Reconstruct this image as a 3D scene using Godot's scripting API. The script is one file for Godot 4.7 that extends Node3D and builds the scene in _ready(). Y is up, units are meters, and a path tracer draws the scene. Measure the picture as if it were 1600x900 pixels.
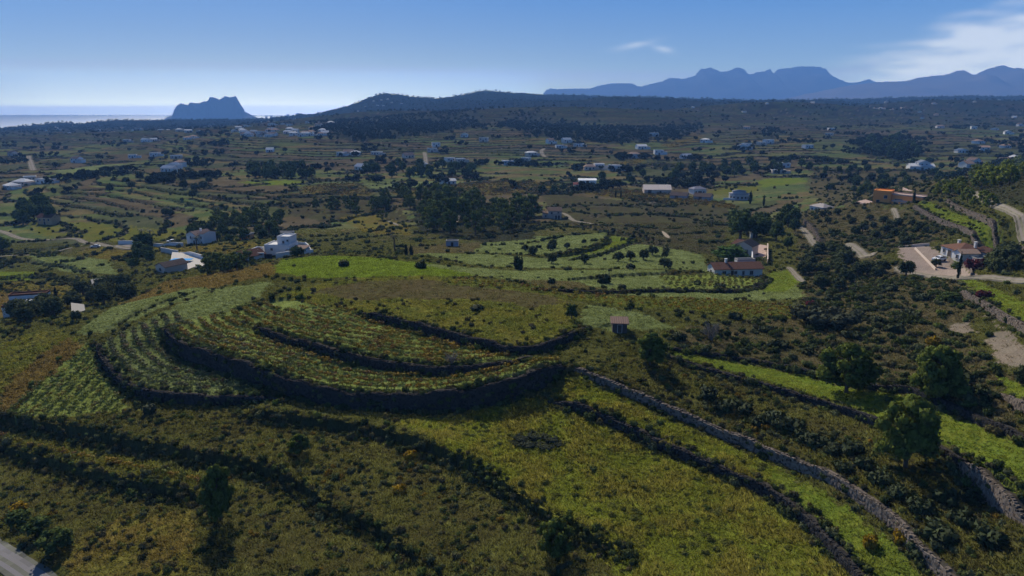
extends Node3D

# ---------------------------------------------------------------- places of things, in metres: x z pairs, the camera stands over x 0 z 0
const WALLS := [
	[1.4,1,1.1,"tall curved grey stone terrace wall at the west end of the terraced hill","-86.2 -134.4 -81 -126.8 -74.9 -120 -69.8 -114.9 -62.3 -109.9 -52.4 -105.9 -44.7 -105 -37.9 -103.9"],
	[3.0,1,3.0,"long dark curved stone wall round the front of the terraced vineyard hill","-72 -134.8 -67.9 -128.4 -61.9 -121.9 -53.1 -115.5 -44 -109.4 -35.2 -105.6 -25.1 -103.1 -15.5 -101.5 -6.1 -100.2 2 -101 9.7 -105.8"],
	[1.2,1,1.3,"overgrown terrace wall between the two rows of vines on the hill","-50.6 -127.7 -41.9 -120.9 -28.5 -114.3 -17.6 -110.1 -10.2 -107.5 -2.7 -106.2 3.2 -107.1"],
	[1.5,1,1.5,"dark overgrown wall under the grassy crown of the hill","-31.1 -132.4 -18.3 -124.1 -11.2 -118.8 -5.4 -114.2 -0.5 -110.4 5 -110.9 9.3 -114.8 13.5 -119.7"],
	[1.8,0,2.0,"bramble covered terrace bank across the lower left slope","-97.6 -113.7 -91.2 -111.3 -77.6 -105.9 -60.4 -97.3 -44.4 -89.9 -36.4 -87.1 -29.7 -83.1 -23 -77.3 -15.4 -71.8 -8.5 -64.8"],
	[1.8,0,1.7,"shadowed bank along the left edge of the tall grass field","-45.2 -100.6 -32.3 -98.6 -23.8 -96.6 -15.2 -91.8 -9.1 -87.5 -3.5 -82.7 2.4 -76.2 7.6 -71 13.5 -65.4"],
	[1.6,0,2.0,"hedge covered terrace bank above the lower left meadow","-92.1 -106.1 -86.2 -104.1 -76.7 -99.7 -66.2 -93.8 -55.6 -88.2 -43.6 -82.5 -39.4 -78.9"],
	[1.15,2,0.8,"long straight dry stone wall running from the hill corner down to the lower right","9.5 -105.6 16.1 -100 23.1 -94.4 29.1 -88.6 34.3 -82.6 38.9 -75.7 40.5 -69.6 41.4 -64.6 41.3 -60.8 41.9 -56.9 41.4 -52"],
	[1.0,1,1.3,"low overgrown stone wall beside the tall grass field","5.8 -98.6 12.4 -93.8 18.3 -88.8 23.6 -84.2 28.3 -79.7 31.8 -75.5 33.9 -69.1 34.8 -61.6 35 -56.8"],
	[0.8,1,1.2,"low bushy wall on the lower side of the bright grass strip","26.3 -110.1 33.7 -105 40.4 -100 46.8 -91.8 50.8 -82.4 52.1 -73.9 52.6 -67.8 52.9 -60.6"],
	[0.7,1,1.0,"low bushy wall on the upper side of the bright grass strip","26.9 -112.8 39.7 -110.5 48.6 -105.2 53.7 -98.7 58.3 -93 59.2 -82.9 60.1 -70.9"],
	[1.7,2,0.9,"pale stone wall below the green terrace on the right hillside","168.5 -285.8 159.8 -259.3 150.4 -226 136 -187.8 125.2 -159.4"],
	[1.7,2,0.9,"pale stone wall above the green terrace on the right hillside","178.1 -280 166.2 -250 147.5 -205.7 134.4 -172"],
	[1.2,2,0.9,"crumbling pale stone wall beside the bare soil on the right edge","98.9 -145.3 92.8 -127.3 86.5 -109.6 82.6 -99.1"],
	[1.1,2,0.7,"short pale stone wall by the bare ground at the right edge","65.7 -84.7 64.8 -79.4 64 -74.3"],
	[1.5,0,1.2,"dark hedge bank across the valley fields by the left edge","-203.8 -253.9 -197.2 -255 -183 -256.2 -166.1 -245.4 -147.2 -226.5 -133.7 -213.2"],
	[1.5,0,1.2,"dark curved hedge bank above the left valley fields","-233.9 -293.8 -217.6 -290.8 -197.4 -281.5 -177.6 -267.4 -162 -252.6"],
	[1.2,0,1.0,"low dark bank beside the rust coloured plot at the left edge","-191.1 -237.2 -178.8 -233.1 -167.2 -223.1 -158.2 -212.3"],
	[1.3,0,1.0,"dark bank beside the track at the left of the valley","-249.9 -319 -232.3 -311.5 -220.4 -316 -211.7 -326.5"],
	[0.7,1,1.2,"low wall bordering the small green vineyard by the long white house","4.2 -144.7 19.8 -145.4 36.2 -155.2 50.3 -161.8 64.1 -173.9 72.7 -188"],
	[0.8,0,0.4,"low bank along the grass strips behind the terraced hill","12.3 -158.7 26.7 -172.7 42.8 -185 58.9 -197.2"],
	[1.5,0,1.2,"bushy bank along the curved green meadow in the valley","10.3 -214.5 24.2 -229.4 34.8 -251.8 41.3 -285.9 45.3 -298.4"],
	[1.2,0,1.0,"hedge bank behind the curved green meadow","17.8 -206.6 30.2 -225.6 41.7 -250 51 -267.7"],
	[1.4,0,1.0,"shadowed terrace bank on the low hill at the left","-321.7 -479.7 -293.6 -465.4 -260.1 -441 -229.7 -417.2"],
	[1.4,0,1.0,"curved terrace bank on the low hill at the left","-328.5 -497 -290.9 -478.3 -260.3 -455.2 -226.8 -431.1 -190.2 -403.9"],
	[1.4,0,1.0,"upper terrace bank on the low hill at the left","-315.2 -501.3 -293.7 -495.4 -260.7 -472.5 -238.6 -454.8 -200.1 -426.2 -159.9 -394.9"],
	[1.4,0,1.0,"long terrace bank along the brow of the low hill at the left","-321.7 -522.9 -280.4 -501.1 -237.6 -470.7 -194.8 -442.4 -146.2 -409.3"],
	[1.4,0,0.9,"topmost terrace bank on the low hill at the left","-302.8 -533.4 -257.8 -512.7 -216.3 -482.9 -168.3 -449.8 -129.9 -419.1"],
	[1.4,0,1.0,"lowest terrace bank on the low hill at the left","-295.3 -444.5 -269.9 -431.5 -249.3 -416.7 -226.5 -400"],
	[2.0,2,0.4,"pale stone bank beside the lane on the right hillside","132.6 -307.7 123.4 -275.4 114.9 -250"],
	[2.0,2,0.5,"broken pale rock bank at the lower right edge","52.3 -72.9 52.3 -68.4 51.7 -63.5 51.5 -58.6"],
	[1.5,0,1.0,"dark bank across the middle of the valley slope","38.7 -412.5 67.6 -399.5 88.2 -359.7 97 -330.9"],
	[1.5,0,1.0,"dark bank below the pale farm track in the valley","27.1 -317.5 42.5 -298.5 54.7 -273.8 57.1 -249.4"],
	[0.7,0,0.7,"low grassy bank on the left flank of the terraced hill","-86.9 -140.3 -86.4 -146.6 -85 -152.4 -82.2 -157.6 -77.6 -161.4"],
	[0.6,0,0.5,"low bank between the dry crown and the vines","-63.5 -137.9 -57.8 -140.9 -51.6 -143.1 -44.4 -142.5"],
	[1.4,0,1.0,"dark bank under the yellow vineyard plot","-150.5 -446.7 -126.1 -449 -96.1 -445.8 -62.7 -417.4"]]
const REGIONS := [
	["scrub","-51.2 -100.1 -30.1 -97.9 -14.9 -90.3 -3.4 -82 7.6 -71 13.9 -63.4 -36.9 -67.6 -41.8 -80.5"],
	["scrub","-92.5 -113.2 -65.5 -107.2 -39.1 -101 -30.6 -85.9 -49.2 -95.3 -77.7 -106.7 -91.8 -112.2"],
	["scrub","-85 -102.4 -64.9 -92.4 -43.4 -82.1 -41.3 -79.2 -55.5 -75.6 -57.9 -71.5 -69.2 -80.4"],
	["scrub","10.6 -105.9 26.4 -110.3 40.4 -100 47.9 -90.3 52.1 -73.9 52.3 -61.5 46.7 -53.5 41.8 -56.2 41.4 -61 40.7 -69.9 34.4 -82.9 23.1 -94.7"],
	["maquis","143.3 -354 166.7 -334.8 164.5 -277.3 148.8 -224.1 134.1 -219.5 122.2 -212.6 91.3 -178.1 78.8 -185 103.4 -240.5"],
	["maquis","80.3 -184.5 111.9 -193.7 106.3 -157 93.7 -128.7 80.2 -116 71.2 -93.5 71.7 -89.1 60 -72.7 58.6 -84.7 58.5 -93.3 50.6 -100.4 40 -111.3 29.6 -114.8 31.4 -122.6 62.7 -142.1"],
	["maquis","274.3 -630.1 331.9 -596.7 375.2 -577.5 190.3 -282.7 171.6 -289.9 165.3 -352 213.8 -498.4"],
	["heath","-158.8 -459.1 -82.5 -440.3 -49.2 -347.3 -78.3 -344.7 -129.4 -381.2"],
	["heath","17.8 -475.9 123 -384.6 72.5 -229.4 45.8 -239.6 45.3 -298.4 18.9 -333.6"],
	["straw","-52.8 -142.5 -42.3 -156.2 -25.1 -162.6 -6 -156 10.6 -136.1 12.7 -119.6 9.1 -114.7 4.4 -111.2 -0.6 -110.9 -5.7 -114.5 -18.4 -124.3 -31.2 -132.8"],
	["bare","-45.5 -146.4 -36.1 -155.6 -21.3 -157.4 0 -146.7 11.2 -134.7 5.1 -129.4 -8 -136.9 -21.8 -139.8 -32.6 -139.3"],
	["lime","-62.6 -173.1 -76 -223.1 -48.5 -194.7 -28.3 -184.1 -1.6 -170.1 -12.5 -161.3 -24.9 -161 -37 -159.7 -49.4 -159.7"],
	["rust","-101.9 -168.1 -111.6 -213.6 -91.4 -210.8 -76.8 -216.1 -59.6 -166.9 -73 -160.1 -87.8 -160.8"],
	["dull","-96 -142.4 -100.5 -171.7 -86.1 -177.4 -71.9 -159.3 -80.5 -149.7 -87.1 -140.1"],
	["dull","-85.4 -133.4 -79.7 -142.3 -72 -157.6 -57.6 -158.8 -55.9 -143.4 -70.2 -134.4 -69.5 -130.7 -61.5 -121 -41.3 -107.8 -42.5 -105 -52.8 -106.3 -62.6 -110.5 -72.2 -117.7"],
	["vine","-70.7 -133.2 -63.9 -138.7 -50.1 -127 -41.7 -120.1 -28.4 -113.8 -17.6 -109.6 -10.7 -107.1 -2.1 -105.3 9.1 -107.2 2 -101.5 -6.1 -100.8 -15.6 -102.5 -25.3 -104.2 -35.5 -106.6 -44.3 -110.4 -60.3 -121.2"],
	["vine","-63.8 -140.1 -50.4 -143.7 -31 -131.8 -18.2 -123.2 -5.6 -113.8 0 -109 3.2 -107.8 -3.2 -107 -10.9 -108.4 -17.8 -110.9 -28.7 -115.3 -42.4 -122.6 -50.5 -128.8"],
	["vinegreen","-89.8 -111.9 -90.8 -136.7 -85 -132 -79.1 -123.4 -70.7 -114.9 -65.5 -107.2 -75.1 -108"],
	["straw","-115.9 -146 -110.6 -151.3 -98.3 -144.2 -91.7 -137.1 -91.1 -116.4 -92.5 -113.2"],
	["rust","-96.9 -119.5 -98.3 -133.2 -95.9 -140.4 -89.8 -135 -89.8 -112.7 -91.2 -111.3"],
	["tall","-18 -97.7 -6 -98.5 4 -99.8 9.7 -94.9 18 -87.3 27.4 -79.2 32.5 -73.1 33.9 -61.2 33.4 -57.4 13.5 -61.5 6.2 -72.2 -3.5 -83.6 -10.2 -89.6"],
	["tall","8.2 -102.2 10.4 -104 15.9 -98.3 28.7 -87.2 34.9 -79.6 35 -75.5 32.3 -76.8 18.4 -89.7 6 -99.1"],
	["lush","33.6 -80.7 37.9 -73.5 39.8 -62.7 40.3 -56.8 39.4 -54.2 34.1 -56.2 35.2 -62.5 34.5 -70.3 33 -75.5"],
	["lush","26.8 -112.1 39.3 -109.3 48.1 -104.2 53.3 -97.7 57.8 -92.1 58.6 -82 59.6 -70.1 53.5 -61.4 53 -68.4 52.6 -74.7 51.3 -83.4 47.9 -92.3 40.7 -100.9 27 -110.6"],
	["vineyellow","-89.9 -109.5 -76.1 -104 -59.5 -95.7 -45.2 -88.2 -40.8 -82.2 -49.8 -86.1 -67.8 -95.6 -87.2 -105.6"],
	["dry","-58.5 -76.2 -52.2 -81.8 -42.5 -80 -36.1 -67.4 -52.6 -69.6"],
	["vineback","-14.7 -152 13.3 -136.5 20.8 -133.3 60.3 -136.3 67.3 -149.8 43.2 -147.9 22 -141.5 0 -152.3 -12.2 -157.1"],
	["dull","15.6 -133.1 25.5 -130.3 31.4 -122.6 18.7 -118.3 12 -122.1"],
	["dull","-27.8 -180.6 0 -176.5 44.1 -190.5 37.2 -159.7 65.2 -172.3 85.5 -201.6 71.4 -159.4 43.7 -149.4 22.3 -143.5 0 -156.8"],
	["bare","0 -158.7 15.2 -157.5 22.3 -143.5 11 -141.4"],
	["vinegreen","39.7 -178.9 58.9 -197.2 71.8 -187.9 63.7 -172.8 37.9 -156.1"],
	["dull","-35.1 -229 -8.7 -226.7 12.2 -212.4 49.2 -257.9 65.4 -227.7 58.9 -197.2 17.9 -186.3 -10.7 -185.8"],
	["lush","13.6 -217.8 22.9 -227.7 31.5 -244.3 42.1 -285.9 48.8 -277.6 49.7 -263.7 33.9 -236.6 20.5 -213.3"],
	["lush","79.1 -202.7 87.8 -207.2 81.1 -184.2 70.8 -169.5 64.1 -169.1"],
	["lush","177.3 -300 176.4 -288.4 164 -245.8 139.6 -183.7 136.1 -174.4 126 -160.5 136.9 -189.2 151.5 -227.8 161.3 -263.1"],
	["lush","107.7 -159.2 109 -156.6 97.7 -125.1 95.5 -119 86.2 -106.5 91.9 -123.5"],
	["lush","69.6 -91.1 69.5 -86.1 69.5 -83.9 64.9 -77.5 65.9 -84.5"],
	["soil","82.3 -112.7 86 -112.6 81.9 -103.3 80.7 -99 74.3 -90.3 72.6 -95.5"],
	["soil","81.7 -122.9 86.8 -123.7 82.2 -114.4 78.6 -115.3"],
	["soil","93 -130.3 88.4 -118.5 84.8 -108.7 85.8 -114.6"],
	["gravel","123.9 -216.5 134.6 -220.3 132.7 -209.7 124.4 -185.1 110.4 -157 110.1 -178.2 111.1 -188.3"],
	["lush","-215.3 -269.1 -188.9 -264.9 -181.9 -250.9 -202.9 -252.8"],
	["dull","-216.2 -305.3 -169.4 -280.4 -145.3 -244.9 -176.5 -261.7 -217.5 -298.6"],
	["dry","-201.2 -250.5 -163.7 -241.7 -132.4 -209.3 -128.6 -182.2 -163.8 -215.4"],
	["rust","-187.7 -232.8 -174.5 -230.3 -158.7 -212.4 -147 -192.3 -148.1 -181.6"],
	["straw","-281.6 -391.7 -244.4 -391.8 -161.7 -340.9 -175.6 -317.8 -214.6 -336.5 -249.9 -355.5"],
	["dry","-196.3 -316.5 -169 -305.3 -152 -281 -154.6 -268.2 -196.1 -301.4"],
	["dry","-162.4 -303.9 -104.1 -280.2 -93.5 -250.7 -117.4 -261.1 -151.6 -288.4"],
	["bare","-41.9 -258.5 -7.8 -273 0 -240.8 -34.2 -223.3"],
	["dry","-94.2 -369.7 -79.8 -385.2 -50.9 -336.4 -44.9 -295.1 -64.1 -306.9"],
	["dull","-10.7 -281.1 13.6 -285.4 41 -288 30.8 -248.2 10.6 -222.2 -13.4 -232.9"],
	["yellowvine","-144.3 -456.5 -147.6 -494.4 -135.4 -519 -115.9 -518 -98 -480.9 -96.4 -451.5"],
	["yellowvine","-86.9 -464.5 -58.2 -520.2 -20.2 -543.6 15.2 -544.5 37.9 -507.6 26.7 -476 -33.5 -446.4"],
	["lush","-201.8 -509.9 -179.4 -535.6 -156.7 -522.4 -152.9 -496.8 -187.9 -491.6"],
	["dull","-112.1 -523 -51.8 -556.5 -30.1 -539 -75 -502.1 -93.8 -477.7"],
	["dull","-440.1 -662.8 -410.8 -728 -373.8 -668 -409.7 -630.5"],
	["dull","-407.2 -581.8 -400.9 -603.3 -377.8 -573.6 -385.4 -559.1"],
	["yellowvine","44.5 -476 75.1 -502.9 106.2 -473.5 129.7 -406.2 125.4 -380.9 79.8 -425.1"],
	["straw","131.1 -459.6 151.5 -507.7 180.7 -509.9 173.2 -475.3 149.5 -456.6"],
	["lush","183.8 -522.1 204.5 -549.8 232.2 -555.1 225.9 -525.2 195.7 -499.5 173.7 -483"],
	["yellowvine","78 -647.5 136.1 -737.4 137.4 -708.2 106 -635.6"],
	["yellowvine","183.6 -869.1 241.8 -977.3 279.3 -1016.8 241.5 -907.6 189.3 -823"],
	["forest","-315 -1077 -397.9 -1820.2 -279.5 -1920.6 -77.7 -1422.7 -40.9 -1121 -142.5 -973.1 -197.4 -896.2"],
	["forest","-323.6 -1181.5 -656.7 -2578.2 -511.4 -2824 -226.7 -2500.9 -66.7 -1834 -67.9 -1240.9 -217.3 -1491.1"],
	["forest","-45.4 -1245.9 26.2 -1438.4 175.4 -1200.5 376.8 -1377.4 232.5 -976.1 128.5 -874.2 52.3 -951.6"],
	["forest","373.6 -757.7 496.9 -995.2 586.9 -1033.9 446.5 -757 379.7 -685.1"],
	["forest","423.5 -617.7 493.7 -689.6 545.9 -721.5 152.6 -197.3 159.6 -220.4 183.5 -268.5 203.5 -305.2"],
	["forest","-63.9 -425.7 -41.8 -446.4 11 -389.7 9.5 -278.3 -10.3 -269.2 -42.3 -307.5"]]
const ROADS := [
	["country_lane",3.2,"asphalt","-71.4 -79.9 -66.2 -76.3 -61.7 -73.6 -57 -70.5 -51.4 -66.4"],
	["farm_track",3.5,"pale","-303 -385.6 -279.9 -368.8 -251.4 -345.4 -240.6 -342.6 -221.4 -341.1 -212.4 -332.8 -195.7 -320.6 -180.3 -309.7"],
	["farm_track",2.6,"pale","-232.9 -292.4 -224.8 -296.8 -216.2 -305.3 -207.4 -312.3 -207.6 -324"],
	["driveway",9.0,"pale","-181.8 -310.2 -175.6 -306.5 -170.2 -303"],
	["hill_lane",3.4,"pale","128.3 -301.3 121.4 -276.9 114 -253.6 110.6 -243.3"],
	["hill_lane",3.8,"pale","121.8 -243.4 117.9 -227.4 113.9 -215.2 110.5 -204.7"],
	["hill_lane",3.2,"pale","109.3 -189.6 109.5 -174.5 108.7 -160.7 109.6 -155.4 109.5 -147.1 109.5 -137.9"],
	["terrace_track",2.3,"pale","190.1 -281.6 173.2 -249.4 160.6 -224.6 149.6 -197.9 143.9 -183"],
	["footpath",2.0,"pale","87.6 -210.9 84.7 -198.2 80.5 -183.1"],
	["farm_track",3.0,"pale","27.1 -368.4 29.2 -351.7 30.8 -336.3 35.8 -329 42.6 -321.5 53 -314.2"],
	["footpath",2.4,"pale","-31.6 -414.8 -29.3 -379.8 -27.9 -338.9"],
	["footpath",2.0,"pale","-65.7 -356.7 -60.6 -346.2 -56.6 -335.9"],
	["far_lane",5.0,"pale","-100 -792.1 -92.6 -742.8 -81.2 -653.7"],
	["far_lane",5.0,"pale","37.9 -824.6 33.7 -795.8 35.3 -750.9"],
	["far_lane",6.0,"pale","-617.5 -885.8 -550.7 -791.4 -464.4 -669.4"],
	["footpath",2.2,"pale","165.8 -296.3 159.1 -281.2 153.3 -269.5"],
	["footpath",2.0,"soil","66.5 -298.3 63.8 -273.8"]]
const TREE_GROUPS := [
	["pine",46,8,13,"dark pine in the grove in the valley centre","pines of the grove in the valley centre","-58.7 -417.1 -40.7 -433.6 10.7 -380.1 9.2 -286.1 -10.6 -277.2 -41.4 -311.7"],
	["pine",8,6,9,"pine at the thin upper end of the valley grove","pines above the valley grove","-90.6 -461.1 -69.2 -462.1 -55.1 -390 -74.1 -393.6"],
	["broad",14,8,11,"tall dark tree beyond the lane at the left edge","tall trees beyond the left lane","-325.2 -443.2 -300.3 -443.7 -263.6 -391.5 -282.7 -388"],
	["pine",26,5,8,"pine below the low terraced hill","pines below the low terraced hill","-169.9 -383 -145.6 -386.2 -124.3 -365.5 -108.8 -309.6 -147.7 -331.2"],
	["pine",64,7,10,"sunlit pine on the hilltop at the right edge","pines on the right hilltop","193.2 -293.2 375 -552.8 459.9 -641.1 507.9 -653.6 151.5 -191.2 160 -218.2 180.4 -260.4"],
	["pine",12,4,6,"young pine beside the terraces below the right hilltop","young pines below the right hilltop","190.5 -308.7 203.6 -311.8 184.9 -274.4 158.3 -221.2 158.5 -227.2 175.3 -270.5"],
	["broad",22,5,9,"dark tree behind the long white farmhouse","trees behind the long white farmhouse","104.5 -329.9 130.9 -365.9 139.6 -336.4 120.3 -281.9 98 -235.4 99.9 -269.3 89.1 -275.5"],
	["olive",26,3,5,"grey green carob between the two hill lanes","carobs between the hill lanes","104 -233.7 116.2 -233.8 96.4 -188.4 108.9 -188.3 90.5 -160.7 77.4 -162.4 85.7 -195.2"],
	["olive",26,2.5,4.5,"olive coloured tree on the scrub slope below the orange house","trees below the orange house","145.3 -321.1 156 -312.5 154.3 -263.3 143.9 -222.5 127.2 -214.4 126 -240.4 122 -261.8"],
	["broad",30,5,8,"dark tree on the spur behind the orange house","trees behind the orange house","255.7 -579.8 306 -611.7 309.2 -554.5 326.4 -531.5 206.4 -380.7 181.2 -386.6"],
	["broad",16,5,8,"dark garden tree round the villas on the right ridge","garden trees of the ridge villas","336.7 -610.8 377.7 -658.7 416.7 -662.7 414.3 -639.4 409.5 -596.7 220.3 -338.1 331.9 -567.3"],
	["olive",16,4,6,"bushy dark tree in the hollow behind the hill at the left","trees in the left hollow","-144.6 -215.4 -141.3 -227.9 -126.5 -219.4 -106 -182.8 -113.3 -174 -132.2 -194.3"],
	["olive",11,4.5,6.5,"grey green tree in front of the house at the left edge","trees in front of the left house","-141.2 -187.1 -145.6 -201.3 -128.5 -185.3 -111.8 -159.7 -122.9 -160.9"],
	["broad",7,5,7,"dark tree under the big carob beside the white garden wall","trees under the big carob","-163 -289.7 -153.5 -285.4 -129.3 -238.7 -140.4 -245.1"],
	["pine",11,4.5,6.5,"small pine on the slope in front of the low white house","pines in front of the low white house","-109.2 -237.8 -89 -228.8 -75.8 -187.2 -105.4 -218.5"],
	["broad",10,4,6.5,"garden tree around the two storey white house","garden trees of the two storey house","-174 -342.6 -169.7 -347.6 -151.4 -339.8 -128.8 -311.4 -119.3 -284.5 -134.9 -298.1"],
	["broad",8,5,7,"dark tree behind the white compound on the hill edge","trees behind the hill edge compound","-138.2 -316.1 -115.3 -319.6 -102.5 -299.4 -107.2 -281.2"],
	["broad",30,7,11,"dark tree in the wood beyond the low terraced hill","wood beyond the low terraced hill","-237.6 -609.7 -193.5 -652.8 -156.7 -543.2 -197.3 -530"],
	["broad",34,7,11,"dark tree in the belt below the far terraces","belt below the far terraces","-145.3 -653.5 -94.3 -678.9 -36.2 -651.2 -33.1 -547.7 -81.2 -545.2 -122.3 -572.1"],
	["broad",40,7,11,"dark tree in the wood among the right terraces","wood among the right terraces","407.1 -819.6 506 -995.2 564.5 -993.7 445.1 -757 379.7 -685.1"],
	["broad",34,6,10,"dark tree in the line along the right valley floor","trees along the right valley floor","67.7 -559.3 177.3 -637.9 294.3 -692.5 261.1 -599.1 151.5 -542.5 68.4 -523.9"],
	["olive",16,4,7,"dark round tree on the low terraced hill","trees on the low terraced hill","-343.7 -577.8 -224.5 -524.5 -163.5 -414.4 -202 -381.5 -257.2 -420.1"],
	["pine",14,5,8,"pine on the brown slope below the yellow vineyard","pines on the brown slope","-134.8 -450 -80.1 -426.7 -66.6 -352.5 -108 -381.9"],
	["olive",14,2.5,4,"low dark tree in the bowl of meadows in the valley","low trees in the valley bowl","0 -254.7 44.2 -230.9 63.6 -220.9 52 -192.7 8.9 -185.4"],
	["olive",10,3,5,"low tree beside the villa with the gravel court","trees beside the gravel court","136.1 -198 130.7 -177.6 116.9 -151.7 111.8 -152.5 118.5 -167.7"]]
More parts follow.
